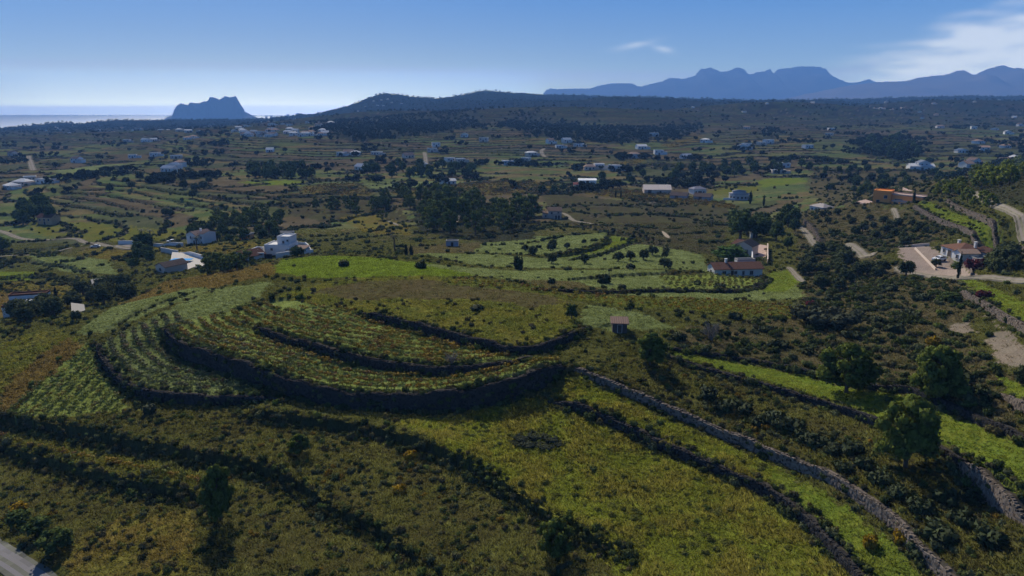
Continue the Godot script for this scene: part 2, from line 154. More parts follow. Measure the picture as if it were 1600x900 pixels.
const TREES := [
	["bigpine",-37.4,-77.1,8.0,4.2,"lone pale topped pine on the lower left slope"],
	["bigpine",23,-106.5,6.0,5.0,"bushy dark pine just below the stone hut"],
	["bigpine",50.8,-96.2,8.2,7.4,"broad round pine with a bare trunk standing on the bright grass strip"],
	["bigpine",59,-87.8,8.6,7.0,"sunlit yellow green pine on the upper edge of the bright grass strip"],
	["bigpine",47.2,-73.6,9.4,7.0,"large layered pine at the lower edge of the bright grass strip"],
	["bigpine",5,-68.1,5.0,3.8,"small dark pine at the bottom of the tall grass field"],
	["bigpine",-30.8,-89.9,3.2,3.0,"small pale tree on the scrub slope above the broken wall"],
	["broad",11.3,-123.7,3.4,2.6,"small round tree on the hilltop near the stone hut"],
	["broad",92.1,-271.2,12,11,"huge dark tree towering over the long white farmhouse"],
	["broad",-166.2,-302.8,8.5,9.5,"big dark carob beside the white garden wall"],
	["broad",-237.5,-312,8,9,"big dark tree cut by the left edge"],
	["broad",71.8,-218.7,6.0,13.5,"wide flat crowned fig tree behind the long white farmhouse"],
	["broad",-71.9,-223.9,4.2,5.5,"dark round tree at the corner of the hill edge compound"],
	["broad",20.6,-468.4,7,7,"leftmost of the round dark trees above the valley farmhouse"],
	["broad",28.9,-468.5,7,7,"middle one of the round dark trees above the valley farmhouse"],
	["broad",35.7,-483.7,5,5.5,"rightmost of the round dark trees above the valley farmhouse"],
	["broad",-84.5,-497.3,5,6,"left one of two dark domed trees by the pale field"],
	["broad",-76,-506.1,5,6,"right one of two dark domed trees by the pale field"],
	["bush",-44,-174.4,1.9,3.0,"dark domed bush on the lime green hill crest"],
	["bush",-7,-130.7,1.1,3.0,"flat dark bush on the dry crown of the hill"],
	["bush",30,-96.9,2.2,3.4,"left one of the dark domed bushes above the long stone wall"],
	["bush",31.4,-93.2,2.0,3.4,"middle dark domed bush above the long stone wall"],
	["bush",-60.5,-105,1.8,2.6,"round dark bush below the west end wall of the hill"],
	["bush",30.1,-116.8,1.8,3.0,"dark bush between the stone hut and the bright grass strip"],
	["thicket",63.2,-131.1,4.5,11.5,"large grey green thicket on the slope right of the hut"],
	["bare",36.3,-118.2,3.6,3.6,"leafless grey shrub tree left of the large thicket"],
	["bare",-10.2,-108.7,2.4,3.0,"pale grey leafless bush at the end of the vine terrace"],
	["bush",22,-157.7,2.6,3.4,"dark bush on the grass strip behind the hill"],
	["bush",25,-149.7,1.4,2.0,"small dark bush beside the brown soil patch"],
	["bush",9.2,-152.5,1.6,2.2,"small dark bush on the grass strip at the left of the brown soil"],
	["bush",1.7,-180.2,4.0,3.0,"upright dark bush in the meadow behind the hill"],
	["bush",-23.5,-171.8,2.0,3.2,"dark bush at the right end of the lime green crest"],
	["bush",47.7,-169.7,1.4,2.2,"dark bush at the left side of the small green vineyard"],
	["bush",52.5,-166.4,1.6,3.2,"dark bush at the lower edge of the small green vineyard"],
	["bush",34.1,-191.3,1.8,2.6,"dark bush in the valley meadow"],
	["bush",53.4,-232.6,2.0,3.0,"dark bush on the valley slope"],
	["redbush",96.5,-134.6,1.6,3.0,"crimson shrub on the pale stone wall at the right"],
	["redbush",116.2,-166.5,3.0,4.6,"purple leaved tree beside the gravel court"],
	["broad",122,-181.3,2.8,5.0,"bushy shrub in front of the villa with the gravel court"],
	["olive",106.5,-179.4,5.0,5.2,"grey green olive tree at the corner of the gravel court"],
	["olive",118.9,-186.6,2.6,3.0,"thin shrub in the bed in the gravel court"],
	["broad",93.8,-140.1,2.4,4.5,"dark bush above the right green strip"],
	["goldbush",73,-111.8,1.6,2.4,"golden yellow bush in the scrub right of the sunlit pine"],
	["goldbush",37.6,-62.5,1.4,2.0,"yellow flowering bush at the foot of the long stone wall"],
	["goldbush",40.9,-62.4,1.3,1.8,"second yellow bush at the foot of the long stone wall"],
	["goldbush",-14.8,-89.1,1.3,2.4,"orange yellow bush at the top of the scrub slope"],
	["goldbush",-14.8,-80.4,1.1,2.0,"small orange bush in the middle of the scrub slope"],
	["goldbush",-70.7,-86.3,1.2,2.6,"orange yellow bush at the lower left edge"],
	["cypress",108.2,-160.7,6.5,1.2,"slim dark cypress at the gate of the gravel court"],
	["cypress",-148.1,-213.6,4.0,1.6,"small dark cypress in the field behind the left house"],
	["cypress",173,-293.8,6.0,1.6,"dark cypress at the right end of the orange house"],
	["cypress",446.8,-618.2,8.0,2.4,"dark cypress beyond the right hilltop"],
	["cypress",276.8,-551.4,5.0,1.8,"cypress on the spur left of the ridge villas"],
	["cypress",144.4,-391,6.0,2.0,"right one of the cypresses by the round stone house"],
	["cypress",140.9,-403.4,7.5,3.0,"left one of the cypresses by the round stone house"],
	["cypress",-34.2,-216.3,3.6,1.8,"left of two small cypresses behind the lime green crest"],
	["cypress",-32.2,-213.9,3.6,1.8,"right of two small cypresses behind the lime green crest"],
	["cypress",62,-82.1,1.8,0.8,"tiny cypress by the bare soil on the right"],
	["cypress",67.7,-446.1,5,1.6,"left one of two cypresses by the pale barn"],
	["cypress",70.5,-442.5,5,1.6,"right one of two cypresses by the pale barn"],
	["palm",-41.6,-237.6,7.5,3.6,"tall palm in the meadow behind the hill"],
	["palm",-131,-278.6,7.0,4.0,"palm in front of the two storey white house"],
	["palm",-180.9,-328.9,6.0,4.0,"left one of the palms behind the white garden wall"],
	["palm",-175.4,-326.8,6.0,4.0,"right one of the palms behind the white garden wall"],
	["olive",69.9,-87.3,3.0,2.4,"little round tree on the bare soil at the right edge"],
	["olive",-103.2,-154.4,3.0,3.0,"small dark tree on the edge of the hill by the pale lane"],
	["redbush",68,-149.7,1.2,2.6,"rust coloured bush at the end of the back vines"],
	["bush",36.1,-89.2,1.6,2.8,"leafy bush above the middle of the long stone wall"],
	["bush",37.7,-87.3,1.8,3.0,"second leafy bush above the middle of the long stone wall"],
	["bush",39.4,-83.6,1.6,2.6,"third leafy bush above the middle of the long stone wall"],
	["bush",33.2,-70.9,1.6,1.8,"dark upright bush at the edge of the lower green strip"],
	["bush",43.5,-60.7,1.5,3.6,"dark bush beside the pale lower end of the long stone wall"],
	["thicket",1.4,-90.3,0.7,2.2,"grey bramble clump of the rough patch in the tall grass field"],
	["thicket",3.5,-90.4,0.8,2.6,"grey bramble clump of the rough patch in the tall grass field"],
	["thicket",5.7,-89.2,0.7,2.2,"grey bramble clump of the rough patch in the tall grass field"],
	["thicket",2.6,-88.7,0.8,2.6,"grey bramble clump of the rough patch in the tall grass field"],
	["thicket",4.7,-87.9,0.7,2.4,"grey bramble clump of the rough patch in the tall grass field"],
	["thicket",6.9,-88,0.6,1.8,"grey bramble clump of the rough patch in the tall grass field"],
	["thicket",0.5,-89.2,0.5,1.6,"grey bramble clump of the rough patch in the tall grass field"],
	["bush",34,-92.5,1.8,3.2,"big rounded lentisk bush above the long stone wall"],
	["bush",34.9,-88.9,1.5,2.8,"big rounded lentisk bush above the long stone wall"],
	["bush",37.4,-89.5,2.0,3.6,"big rounded lentisk bush above the long stone wall"],
	["bush",39.3,-86.8,1.7,3.2,"big rounded lentisk bush above the long stone wall"],
	["bush",40.7,-82.3,1.8,3.4,"big rounded lentisk bush above the long stone wall"],
	["bush",41.7,-79.9,1.5,3.0,"big rounded lentisk bush above the long stone wall"],
	["bush",43.6,-79,1.8,3.4,"big rounded lentisk bush above the long stone wall"],
	["bush",43.3,-75.3,1.5,2.8,"big rounded lentisk bush above the long stone wall"],
	["bush",40.9,-75.5,1.3,2.6,"big rounded lentisk bush above the long stone wall"],
	["bush",43.1,-71.3,1.5,3.0,"big rounded lentisk bush above the long stone wall"],
	["bush",43.6,-68.1,1.6,3.0,"big rounded lentisk bush above the long stone wall"],
	["bush",44.2,-65.3,1.7,3.2,"big rounded lentisk bush above the long stone wall"],
	["bush",47.7,-66.3,1.8,3.2,"big rounded lentisk bush above the long stone wall"],
	["bush",46.9,-62.3,1.6,3.0,"big rounded lentisk bush above the long stone wall"],
	["bush",47.1,-58.7,1.6,3.0,"big rounded lentisk bush above the long stone wall"],
	["bush",50.2,-66.1,1.4,2.6,"big rounded lentisk bush above the long stone wall"],
	["bush",41.6,-60.2,1.5,3.0,"big rounded lentisk bush above the long stone wall"],
	["bush",45.8,-133.3,1.5,3.0,"big rounded bush between the hut and the gravel court"],
	["bush",49.1,-125.9,1.4,3.0,"big rounded bush between the hut and the gravel court"],
	["bush",48.7,-116.8,1.5,3.4,"big rounded bush between the hut and the gravel court"],
	["bush",52.1,-113.6,1.3,3.0,"big rounded bush between the hut and the gravel court"],
	["bush",63.8,-121.6,1.5,3.4,"big rounded bush between the hut and the gravel court"],
	["bush",73.4,-131,1.6,3.6,"big rounded bush between the hut and the gravel court"],
	["bush",72.8,-122.9,1.8,4.0,"big rounded bush between the hut and the gravel court"],
	["bush",80.8,-132.8,1.6,3.6,"big rounded bush between the hut and the gravel court"],
	["bush",90.5,-145,1.8,4.2,"big rounded bush between the hut and the gravel court"],
	["bush",81.4,-151.8,1.6,3.6,"big rounded bush between the hut and the gravel court"],
	["bush",75.2,-154.3,1.6,3.6,"big rounded bush between the hut and the gravel court"],
	["bush",91.7,-160,2.0,4.6,"big rounded bush between the hut and the gravel court"],
	["bush",64.9,-92,1.6,3.6,"big rounded bush between the hut and the gravel court"],
	["bush",63.8,-86.2,1.4,3.0,"big rounded bush between the hut and the gravel court"],
	["broad",-58.5,-76,3.6,4.6,"leafy bush tree shading the lane at the lower left corner"],
	["broad",-63.5,-79.9,3.0,4.0,"second leafy bush tree beside the lane at the lower left corner"],
	["broad",-68.2,-82.8,2.6,3.6,"smallest leafy bush tree beside the lane at the lower left corner"]]
const FAR_HOUSES := [
	["small white villa on the plain at the far left","villas on the far left plain","-321.1 -662.9 -301.6 -601.9 -380.7 -785.6 -480 -758.9 -494.7 -1057.7 -585.2 -1139.3 -587.9 -1114.1 -623.3 -1126.1 -422.8 -818.3 -443.3 -809.7 -491.8 -1073.1 -309.3 -627.1 -631.1 -871.7 -401.3 -572.3 -392.3 -546.2 -375.2 -548.5 -389.7 -528.1"],
	["white house among the far terraces in the middle","houses among the middle far terraces","-282.9 -810.5 -191.3 -768.2 -182.5 -773.1 -173.8 -772.6 -152.3 -771.6 -138.7 -628.4 -91.2 -792 -82.8 -647.6 -90.9 -838 -65.5 -953.9 -36.8 -890.5 -62.3 -709.7 -51.4 -704.1 -3.1 -677.1 -48 -525.2 -109.7 -743"],
	["white house on the terraces right of the middle","houses on the terraces right of the middle","79.7 -850 70.8 -886.8 57.3 -830.2 50 -877.7 22.4 -758.5 13 -702.3 153 -815.3 127 -720.1 182.1 -717.3 161.5 -761.8 247.4 -898.6 267.4 -807.1 310.9 -863.3 70.9 -627.1 80.3 -632 92.2 -621.5 204.7 -993.3 410 -1226.6 330.7 -891.5 282.4 -830"],
	["white villa on the right hand terraces far off","villas on the far right terraces","534.4 -1169.7 469.3 -1035.6 946.4 -1875.7 781.3 -1277.7 905.8 -1549 982 -1629.4 762.4 -1075.3 820.9 -1186.9 796.6 -1207.9 965.1 -1330.6 1350.4 -1962.8 1319.3 -2024.9 354.4 -828.8 778.8 -1883.2 597.5 -889.1 588.3 -825.4 535.8 -786.4 501.3 -771.8 503.3 -689.6 222.9 -575.7 246 -624.9 476.5 -664.9"],
	["tiny white villa on the wooded hill in front of the sea","villas on the wooded hill","-552.4 -2822.3 -515.2 -2705.1 -520.5 -2817.1 -488.5 -2693.6 -500 -2847.6 -466.4 -2738.5 -425.8 -2734.1 -427 -2586 -345.7 -2490.6 -338.2 -2327.1 -562.2 -2705.1 -575.5 -2639.6 -579.9 -2530.8 -552.9 -2336.5 -604.9 -2461.9 -523.9 -2061.4 -347.1 -1335.2 -506.2 -2475.6"],
	["tiny white house in the town below the wooded hill","houses of the far town","-321.4 -1036.3 -285 -983 -293.1 -988.8 -526.4 -1384.5 -285.3 -1049.3 -426.6 -1544.9 -493.1 -1505.4 -351.8 -1101.9 -744.2 -1950.2 -354.4 -1008.9 -442 -1512.3 -446.6 -1548.1 -536.5 -1731.8 -401.1 -1043.9 -629.3 -1756.4 -265.6 -992.8 -349.4 -997.8 -339.2 -1060.1 -362.9 -1007.6 -296.6 -980.9 -343.9 -1240.3 -619.9 -1822 -861.6 -2356.9 -388.9 -1117.4 -434.5 -1132.4 -501 -1459.7 -321.6 -1122.6 -420.7 -1215.4 -616.1 -2058.3 -296.8 -1005.6 -409.2 -1070.9 -381.8 -1121.6 -934.5 -2448.1 -365.2 -1005.7 -382.9 -1061 -268.3 -979.6 -473.5 -1382.2 -332 -1031.6 -398.9 -1074.1 -289.8 -1000.8 -387.6 -1019.3 -575.8 -1545.6 -309.9 -993.7 -345.3 -1003.7 -429.2 -1346.8 -626.4 -1813"],
	["tiny pale house on the far coastal rise","houses on the coastal rise","-1501.4 -2300.1 -622.8 -1309.7 -1539.1 -2450.1 -468.9 -1209.1 -1108.3 -1989.3 -743.5 -1477.5 -976.5 -1798.5 -1043.2 -1578.3 -1247.2 -1870.6 -766.1 -1779 -595.3 -1285.6 -725.2 -1472.6 -1226.6 -1901.6 -1014.7 -1601.8 -1079.4 -1829.4 -408.9 -1063.3 -507.7 -1298.9 -845.1 -1582.6 -1020.2 -1903.8 -1165.5 -2090.1 -843.3 -1487.2 -464.5 -1173.5 -980.4 -1849.7 -1352.7 -2081.7 -568.5 -1268.4 -909.6 -1592.4"],
	["tiny pale house on the plateau under the mountains","houses on the plateau","1124.2 -1872.1 958.5 -1781 658.2 -1785.8 655.2 -2037.4 1121 -1876 516.6 -1566.5 1056 -1994.1 328.9 -1934.3 556 -1823.3 714.7 -1681.9 919.4 -1738.2 665.5 -1850.3 996 -1717.2 596.2 -1650.3 1233.6 -1886.1 1139.6 -1593.9 923.4 -2028.1 429.4 -1667.3 1495.9 -2164.2 1012.8 -1829.7 1471.8 -2565.5 1219.4 -2021.7 1195.3 -2221.7 906.8 -1759 951.3 -1819.8 422 -2361.4"]]
const ZR := [15,35,55,65,75,85,95,105,115,125,140,160,180,200,220,245,275,310,350,400,460,530,620,730,880,1080,1350,1750,2200,2600,3000,3400,3900,4600,5600]
const ELEV := [
	117.4,117.6,117.5,119.2,120.8,121.9,122.4,122.8,123.3,123.7,124.5,125.1,126.6,128.3,130,132,133.7,134.9,136.1,
	117.1,117.9,118.5,119.8,121.2,122.2,122.8,123.3,123.7,124.2,124.7,125.4,126.5,128.1,129.8,131.6,133.4,134.6,136.5,
	115.6,117.5,118.9,120.1,121.3,122.4,123.2,123.8,124.3,124.7,125,125.5,126.3,127.9,129.7,131.8,134.3,136.8,138.8,
	115.4,117.5,118.9,120,121.4,122.7,123.6,124.2,124.7,125.3,125.6,126.1,126.8,128.9,131.8,134.4,137.1,139.8,141.9,
	115.5,117.5,118.6,119.6,121.4,123.1,124.1,124.6,125.3,125.9,126.7,127.3,128.1,130.4,133.5,136.4,139,141.6,143.9,
	115.6,117.6,118,119.2,121.5,123.8,124.8,125.3,126.3,127.1,128.5,129,130,131.7,134.5,137.4,140.2,142.9,145.3,
	115.7,118,117.9,119,122.3,125,126.4,126.6,127.8,129.4,130.9,131,131.4,132.4,134.8,137.9,141,144.1,146.4,
	116,118.7,118.8,120.1,123.6,126.7,128.7,128.6,130.1,133.6,133.2,132.7,132.3,132.7,134.8,138.1,141.6,144.8,147.3,
	116.2,119.6,120,121.7,124.8,128.4,131.4,131.7,132.8,134.8,134.8,133.7,132.5,132.6,134.7,138.3,142,145.3,148.1,
	116.1,120.5,120.8,122.9,126,129.8,132.7,133.6,134.4,135.8,135.5,134.1,132.4,132.4,134.5,138.4,142.6,145.9,148.8,
	115.2,119.5,120.7,123.2,127,130.9,133.7,134.9,135.2,135.9,135.4,133.7,131.6,131.8,134.2,138.7,143.8,147.2,149.9,
	113.4,117.4,119,121.4,125.3,129.8,133.7,134.8,134.9,134.4,133.7,131.9,129.9,130.7,133.4,140.1,146.2,149.4,151.3,
	111.3,114.9,116.3,118.1,120.7,125.5,131.5,133.7,133.5,132,131.4,129.8,127.8,129.2,132.1,142.1,149.4,151.9,152.4,
	109.3,111.2,113.6,114.3,117.2,121.9,127.8,131.5,130.5,129.2,129.1,127.8,126.1,127.9,131.5,145.5,152.4,153.9,152.9,
	107.8,109.9,111.7,112.5,115,119.5,124.1,127.8,127.4,126.8,127.1,126.2,125.1,127.2,133.2,149.7,154.5,154.7,152.8,
	106.6,108.9,110.4,111,113.3,117.5,122.5,123.8,124.3,124.1,124.9,124.6,124.5,127.3,135.1,152.8,154.2,153.5,151.6,
	105.6,108.4,109.6,110.1,111.8,115.4,120.2,120.6,121.5,122,122.8,122.9,123.9,128.1,138,150.3,150.6,149.8,149.1,
	104.8,108.2,109.2,109.5,110.7,113.8,117.5,118,119.4,120.6,121.1,121.3,122.8,129.4,139.7,144.6,144.9,144.6,145.7,
	104.2,107.5,108.9,109,110,112.7,115.9,116.2,118,119.6,119.5,119.7,121.4,128.9,138.8,139.1,138.4,139,141.9,
	103.7,107.4,109,109.2,110.4,112.9,116.1,116.1,117.2,118,118,118.3,119.9,125.3,134.9,132.3,131.2,132.9,137.8,
	103.3,107.9,109.8,110.2,113.1,117,119.3,117.8,117.3,117.1,117.1,117.5,118.6,119.7,123.9,124.8,125,127.7,134.3,
	102.9,108.4,110.8,111.5,115.8,120.8,120.4,118.5,117.5,117.1,117,117.6,119.1,119.6,120.3,121.5,121.9,125.2,132.1,
	102.3,108.5,111.7,112.5,115.7,118.8,118.6,118.2,117.9,118.5,118.1,119,120.6,122.2,121.5,121.3,121.3,124.6,131.5,
	101.3,108.6,112.6,113.7,114.6,116.5,119,119.7,120.1,119.9,121.8,122.4,123.2,123.8,123.7,123.8,123.7,126.7,132.7,
	99.4,108.4,113.5,114.6,114.3,117,125.3,128.4,129.2,129.4,128.8,128.2,128,128,128.2,128.3,128.2,130.7,135.5,
	95.5,105.7,111.8,113.5,114.2,119.4,132.6,137.9,139.5,139.1,136.8,134.6,133.2,133,133.3,133.2,133.1,135.4,139.8,
	88.9,101,108.8,111.3,111.9,116.2,129.1,138.4,142.9,142.7,139.6,138.2,138.2,138,137.9,137.8,138.2,141,145.4,
	76.2,92.2,103.8,108.3,110.5,114.6,123.8,132.7,142.1,147.1,146.3,145.8,146.1,144.5,143.7,144.3,146.1,149.4,153.6,
	56.7,76.3,92.6,99.3,105.9,110.8,115.8,126,146.1,157.7,159.1,157,154.9,153,151.7,153.8,155.4,159.2,163.4,
	35.1,48.9,65.7,81.8,97.1,106.5,113.1,129,166.1,172.7,176.2,171.6,165.6,165.4,164.8,169.3,168.7,171.4,172.9,
	14,14.7,26.5,57.9,83.8,102.3,108.5,143.3,207.5,206.3,200.9,192,184.8,187.8,192.7,194.9,194.8,189,181.6,
	-2.2,-9.1,-2.7,25.9,64,97.3,104,129.4,176.7,204,208.3,201.4,195.7,204.3,213.6,213.4,214.7,201.3,186.9,
	-15,-20.1,-16.6,-1.9,40.5,87.4,92.1,82.6,133.5,164,186,190.8,193.1,205.8,215.2,214.1,214.1,202.2,187.7,
	-24.6,-25.7,-23.3,-17.4,13.1,45.3,44.6,47.4,90.8,125.1,152.6,165.4,172.9,187.5,192.6,193.5,193.3,188.7,182,
	-32.1,-29.6,-25.4,-17.8,-10.3,-8.5,-8.2,18.6,56.5,90.9,118.5,135.4,146.5,158.1,162.5,166.5,168.1,170,170.7]
const ROCK_LINE := "-4203 -4 -4183 26 -4149 52 -4094 59 -4033 175 -3983 201 -3893 182 -3859 212 -3768 205 -3657 231 -3622 268 -3568 268 -3517 245 -3436 286 -3384 268 -3313 290 -3289 227 -3236 138 -3232 108 -3150 71 -3077 33 -2978 11"
const FAR_LINE := "480 334 594 358 656 467 756 504 882 485 1134 498 1512 500 1699 555 1949 595 2389 602 2442 543 2555 541 2766 596 2953 633 3075 697 3389 686 3574 744 3691 862 3875 901 4070 815 4256 836 4352 879 4439 891 4541 864 4638 759 4821 811 4946 819 5040 879 5112 779 5191 867 5440 882 5594 964 5695 953 5802 994 5935 925 6129 870 6244 744 6402 684 6601 601 6849 631 7005 685 7066 600 7548 576 8183 539 9070 504 10087 453"
const NEAR_LINE := "3265 215 3774 281 4191 374 4525 440 4794 468 5030 489 5243 489 5448 543 5742 567 5903 624 6012 632 6127 559 6244 616 6403 675 6509 698 6619 656 6789 651 7113 729 7555 642 8083 561 8959 464 9846 340"


const CAM_Y := 175.0
const RIDGES := [[130, 1480, 30, 380, 120], [640, 1700, 38, 330, 130], [-330, 1750, 24, 280, 120], [1250, 1950, 44, 420, 160], [420, 2250, 38, 460, 150], [1560, 1550, 28, 320, 120], [-60, 2500, 26, 300, 150], [1000, 2500, 32, 300, 140], [-100, 3150, 26, 130, 220], [190, 3200, 14, 150, 220], [-330, 3000, -14, 90, 260], [-1500, 2700, 16, 350, 180], [-760, 1350, 12, 260, 110]]
var elev := PackedFloat32Array(ELEV)
var zlog := PackedFloat32Array()
var n_wide := FastNoiseLite.new()
var n_mid := FastNoiseLite.new()
var n_fine := FastNoiseLite.new()
var n_ridge := FastNoiseLite.new()
var wall_ax := PackedFloat32Array()
var wall_az := PackedFloat32Array()
var wall_bx := PackedFloat32Array()
var wall_bz := PackedFloat32Array()
var wall_h0 := PackedFloat32Array()
var wall_h1 := PackedFloat32Array()
var wall_id := PackedInt32Array()
var wall_cells := {}
var pads := []
var kinds := {}
var kind_list := []
var near_map := PackedByteArray()
var far_map := PackedByteArray()
var mats := {}


# ---------------------------------------------------------------- mesh helper
class MB:
	var v := PackedVector3Array()
	var n := PackedVector3Array()
	var c := PackedColorArray()

	func tri(p: Vector3, q: Vector3, r: Vector3, np: Vector3, nq: Vector3, nr: Vector3, col: Color) -> void:
		if (r - p).cross(q - p).dot(np + nq + nr) < 0.0:
			v.append(p); v.append(r); v.append(q)
			n.append(np); n.append(nr); n.append(nq)
		else:
			v.append(p); v.append(q); v.append(r)
			n.append(np); n.append(nq); n.append(nr)
		c.append(col); c.append(col); c.append(col)

	func flat(p: Vector3, q: Vector3, r: Vector3, out: Vector3, col: Color) -> void:
		var g := (r - p).cross(q - p)
		if g.length_squared() < 1e-12:
			return
		g = g.normalized()
		if g.dot(out) < 0.0:
			g = -g
		tri(p, q, r, g, g, g, col)

	func quad(p: Vector3, q: Vector3, r: Vector3, s: Vector3, out: Vector3, col := Color.WHITE) -> void:
		flat(p, q, r, out, col)
		flat(p, r, s, out, col)

	func box(at: Vector3, size: Vector3, turn := 0.0, col := Color.WHITE) -> void:
		hull(at, size, Basis(Vector3.UP, turn), 1.0, col)

	func hull(at: Vector3, size: Vector3, b: Basis, top: float, col := Color.WHITE) -> void:
		var h := size * 0.5
		var p := []
		for y in [-1.0, 1.0]:
			var k: float = top if y > 0.0 else 1.0
			for e in [[-1, -1], [1, -1], [1, 1], [-1, 1]]:
				p.append(at + b * Vector3(e[0] * h.x * k, y * h.y, e[1] * h.z * k))
		quad(p[0], p[1], p[2], p[3], -b.y, col)
		quad(p[4], p[5], p[6], p[7], b.y, col)
		quad(p[0], p[1], p[5], p[4], -b.z, col)
		quad(p[1], p[2], p[6], p[5], b.x, col)
		quad(p[2], p[3], p[7], p[6], b.z, col)
		quad(p[3], p[0], p[4], p[7], -b.x, col)

	func tube(a: Vector3, b: Vector3, ra: float, rb: float, sides := 6, col := Color.WHITE) -> void:
		var d := (b - a).normalized()
		var t := d.cross(Vector3.RIGHT if absf(d.x) < 0.8 else Vector3.FORWARD).normalized()
		var u := d.cross(t)
		for i in sides:
			var w0 := TAU * i / sides
			var w1 := TAU * (i + 1) / sides
			var d0 := t * cos(w0) + u * sin(w0)
			var d1 := t * cos(w1) + u * sin(w1)
			tri(a + d0 * ra, a + d1 * ra, b + d1 * rb, d0, d1, d1, col)
			tri(a + d0 * ra, b + d1 * rb, b + d0 * rb, d0, d1, d0, col)

	func leaves(rng: RandomNumberGenerator, at: Vector3, r: Vector3, count: int, size: float, lo := 0.75, hi := 1.25, tint := Color(1, 1, 1), fill := 0.45) -> void:
		for i in count:
			var d := Vector3(rng.randfn(), rng.randfn(), rng.randfn()).normalized()
			var p := at + d * r * pow(rng.randf(), fill)
			var f := (d + Vector3(rng.randfn(), rng.randfn(), rng.randfn()) * 0.55).normalized()
			var t := f.cross(Vector3(rng.randfn(), rng.randfn(), rng.randfn())).normalized()
			var u := f.cross(t)
			var s := size * rng.randf_range(0.6, 1.3)
			var k := rng.randf_range(lo, hi)
			var m := (f * 0.5 + d * 0.7 + Vector3.UP * 0.25).normalized()
			tri(p - t * s * 0.5 - u * s * 0.35, p + t * s * 0.5 - u * s * 0.3, p + u * s * 0.6, m, m, m, Color(tint.r * k, tint.g * k, tint.b * k))

	func blob(rng: RandomNumberGenerator, at: Vector3, r: Vector3, col: Color, rings := 4, sides := 7) -> void:
		var p := []
		for i in rings + 1:
			var row := []
			var a := PI * i / rings
			for j in sides:
				var w := TAU * (j + 0.5 * (i % 2)) / sides
				row.append(at + Vector3(sin(a) * cos(w), cos(a), sin(a) * sin(w)) * r * rng.randf_range(0.8, 1.12))
			p.append(row)
		for i in rings:
			for j in sides:
				var k := (j + 1) % sides
				var mid: Vector3 = (p[i][j] + p[i + 1][k]) * 0.5 - at
				flat(p[i][j], p[i][k], p[i + 1][j], mid, col)
				flat(p[i][k], p[i + 1][k], p[i + 1][j], mid, col)

	func mesh() -> ArrayMesh:
		var a := []
		a.resize(Mesh.ARRAY_MAX)
		a[Mesh.ARRAY_VERTEX] = v
		a[Mesh.ARRAY_NORMAL] = n
		a[Mesh.ARRAY_COLOR] = c
		var m := ArrayMesh.new()
		m.add_surface_from_arrays(Mesh.PRIMITIVE_TRIANGLES, a)
		return m


# ---------------------------------------------------------------- scene helpers
func mat(called: String, lin: Color, rough := 0.9, spec := 0.3, leaf := 0.0) -> StandardMaterial3D:
	if mats.has(called):
		return mats[called]
	var m := StandardMaterial3D.new()
	m.resource_name = called
	m.albedo_color = lin.linear_to_srgb()
	m.roughness = rough
	m.metallic_specular = spec
	if spec <= 0.2:
		m.specular_mode = BaseMaterial3D.SPECULAR_DISABLED      # earth, leaves and plaster have no sheen
	m.vertex_color_use_as_albedo = true
	if leaf > 0.0:
		m.backlight_enabled = true
		m.backlight = Color(leaf, leaf, leaf).linear_to_srgb()
	mats[called] = m
	return m


func tex(seed_: int, freq: float, lo: float, hi: float, octaves := 4) -> NoiseTexture2D:
	var f := FastNoiseLite.new()
	f.seed = seed_
	f.frequency = freq
	f.fractal_octaves = octaves
	var t := NoiseTexture2D.new()
	t.width = 512
	t.height = 512
	t.seamless = true
	t.noise = f
	var g := Gradient.new()
	g.colors = PackedColorArray([Color(lo, lo, lo), Color(hi, hi, hi)])
	t.color_ramp = g
	return t


func grain(m: StandardMaterial3D, seed_: int, freq: float, lo: float, scale_: float) -> StandardMaterial3D:
	m.albedo_texture = tex(seed_, freq, lo, 1.0)
	m.uv1_triplanar = true
	m.uv1_world_triplanar = true
	m.uv1_scale = Vector3.ONE * scale_
	return m


func tag(o: Node3D, label := "", category := "", group := "", kind := "") -> Node3D:
	for k in [["label", label], ["category", category], ["group", group], ["kind", kind]]:
		if k[1]:
			o.set_meta(k[0], k[1])
	return o


func obj(called: String, m: Mesh, material: Material, parent: Node = self) -> MeshInstance3D:
	var o := MeshInstance3D.new()
	o.name = called
	o.mesh = m
	o.material_override = material
	parent.add_child(o, true)
	return o


func thing(called: String, label: String, category: String, at: Vector3, turn := 0.0, group := "") -> Node3D:
	var o := Node3D.new()
	o.name = called
	add_child(o, true)
	o.position = at
	o.rotation.y = turn
	tag(o, label, category, group)
	return o


func many(called: String, m: Mesh, material: Material, xf: Array, cols: Array, label: String, kind := "stuff", category := "") -> void:
	if xf.is_empty():
		return
	var mm := MultiMesh.new()
	mm.transform_format = MultiMesh.TRANSFORM_3D
	mm.use_colors = true
	mm.mesh = m
	mm.instance_count = xf.size()
	var buf := PackedFloat32Array()
	buf.resize(xf.size() * 16)
	for i in xf.size():
		var t: Transform3D = xf[i]
		var k := i * 16
		buf[k] = t.basis.x.x; buf[k + 1] = t.basis.y.x; buf[k + 2] = t.basis.z.x; buf[k + 3] = t.origin.x
		buf[k + 4] = t.basis.x.y; buf[k + 5] = t.basis.y.y; buf[k + 6] = t.basis.z.y; buf[k + 7] = t.origin.y
		buf[k + 8] = t.basis.x.z; buf[k + 9] = t.basis.y.z; buf[k + 10] = t.basis.z.z; buf[k + 11] = t.origin.z
		var q: Color = cols[i]
		buf[k + 12] = q.r; buf[k + 13] = q.g; buf[k + 14] = q.b; buf[k + 15] = 1.0
	mm.buffer = buf
	var o := MultiMeshInstance3D.new()
	o.name = called
	o.multimesh = mm
	o.material_override = material
	add_child(o, true)
	tag(o, label, category, "", kind)


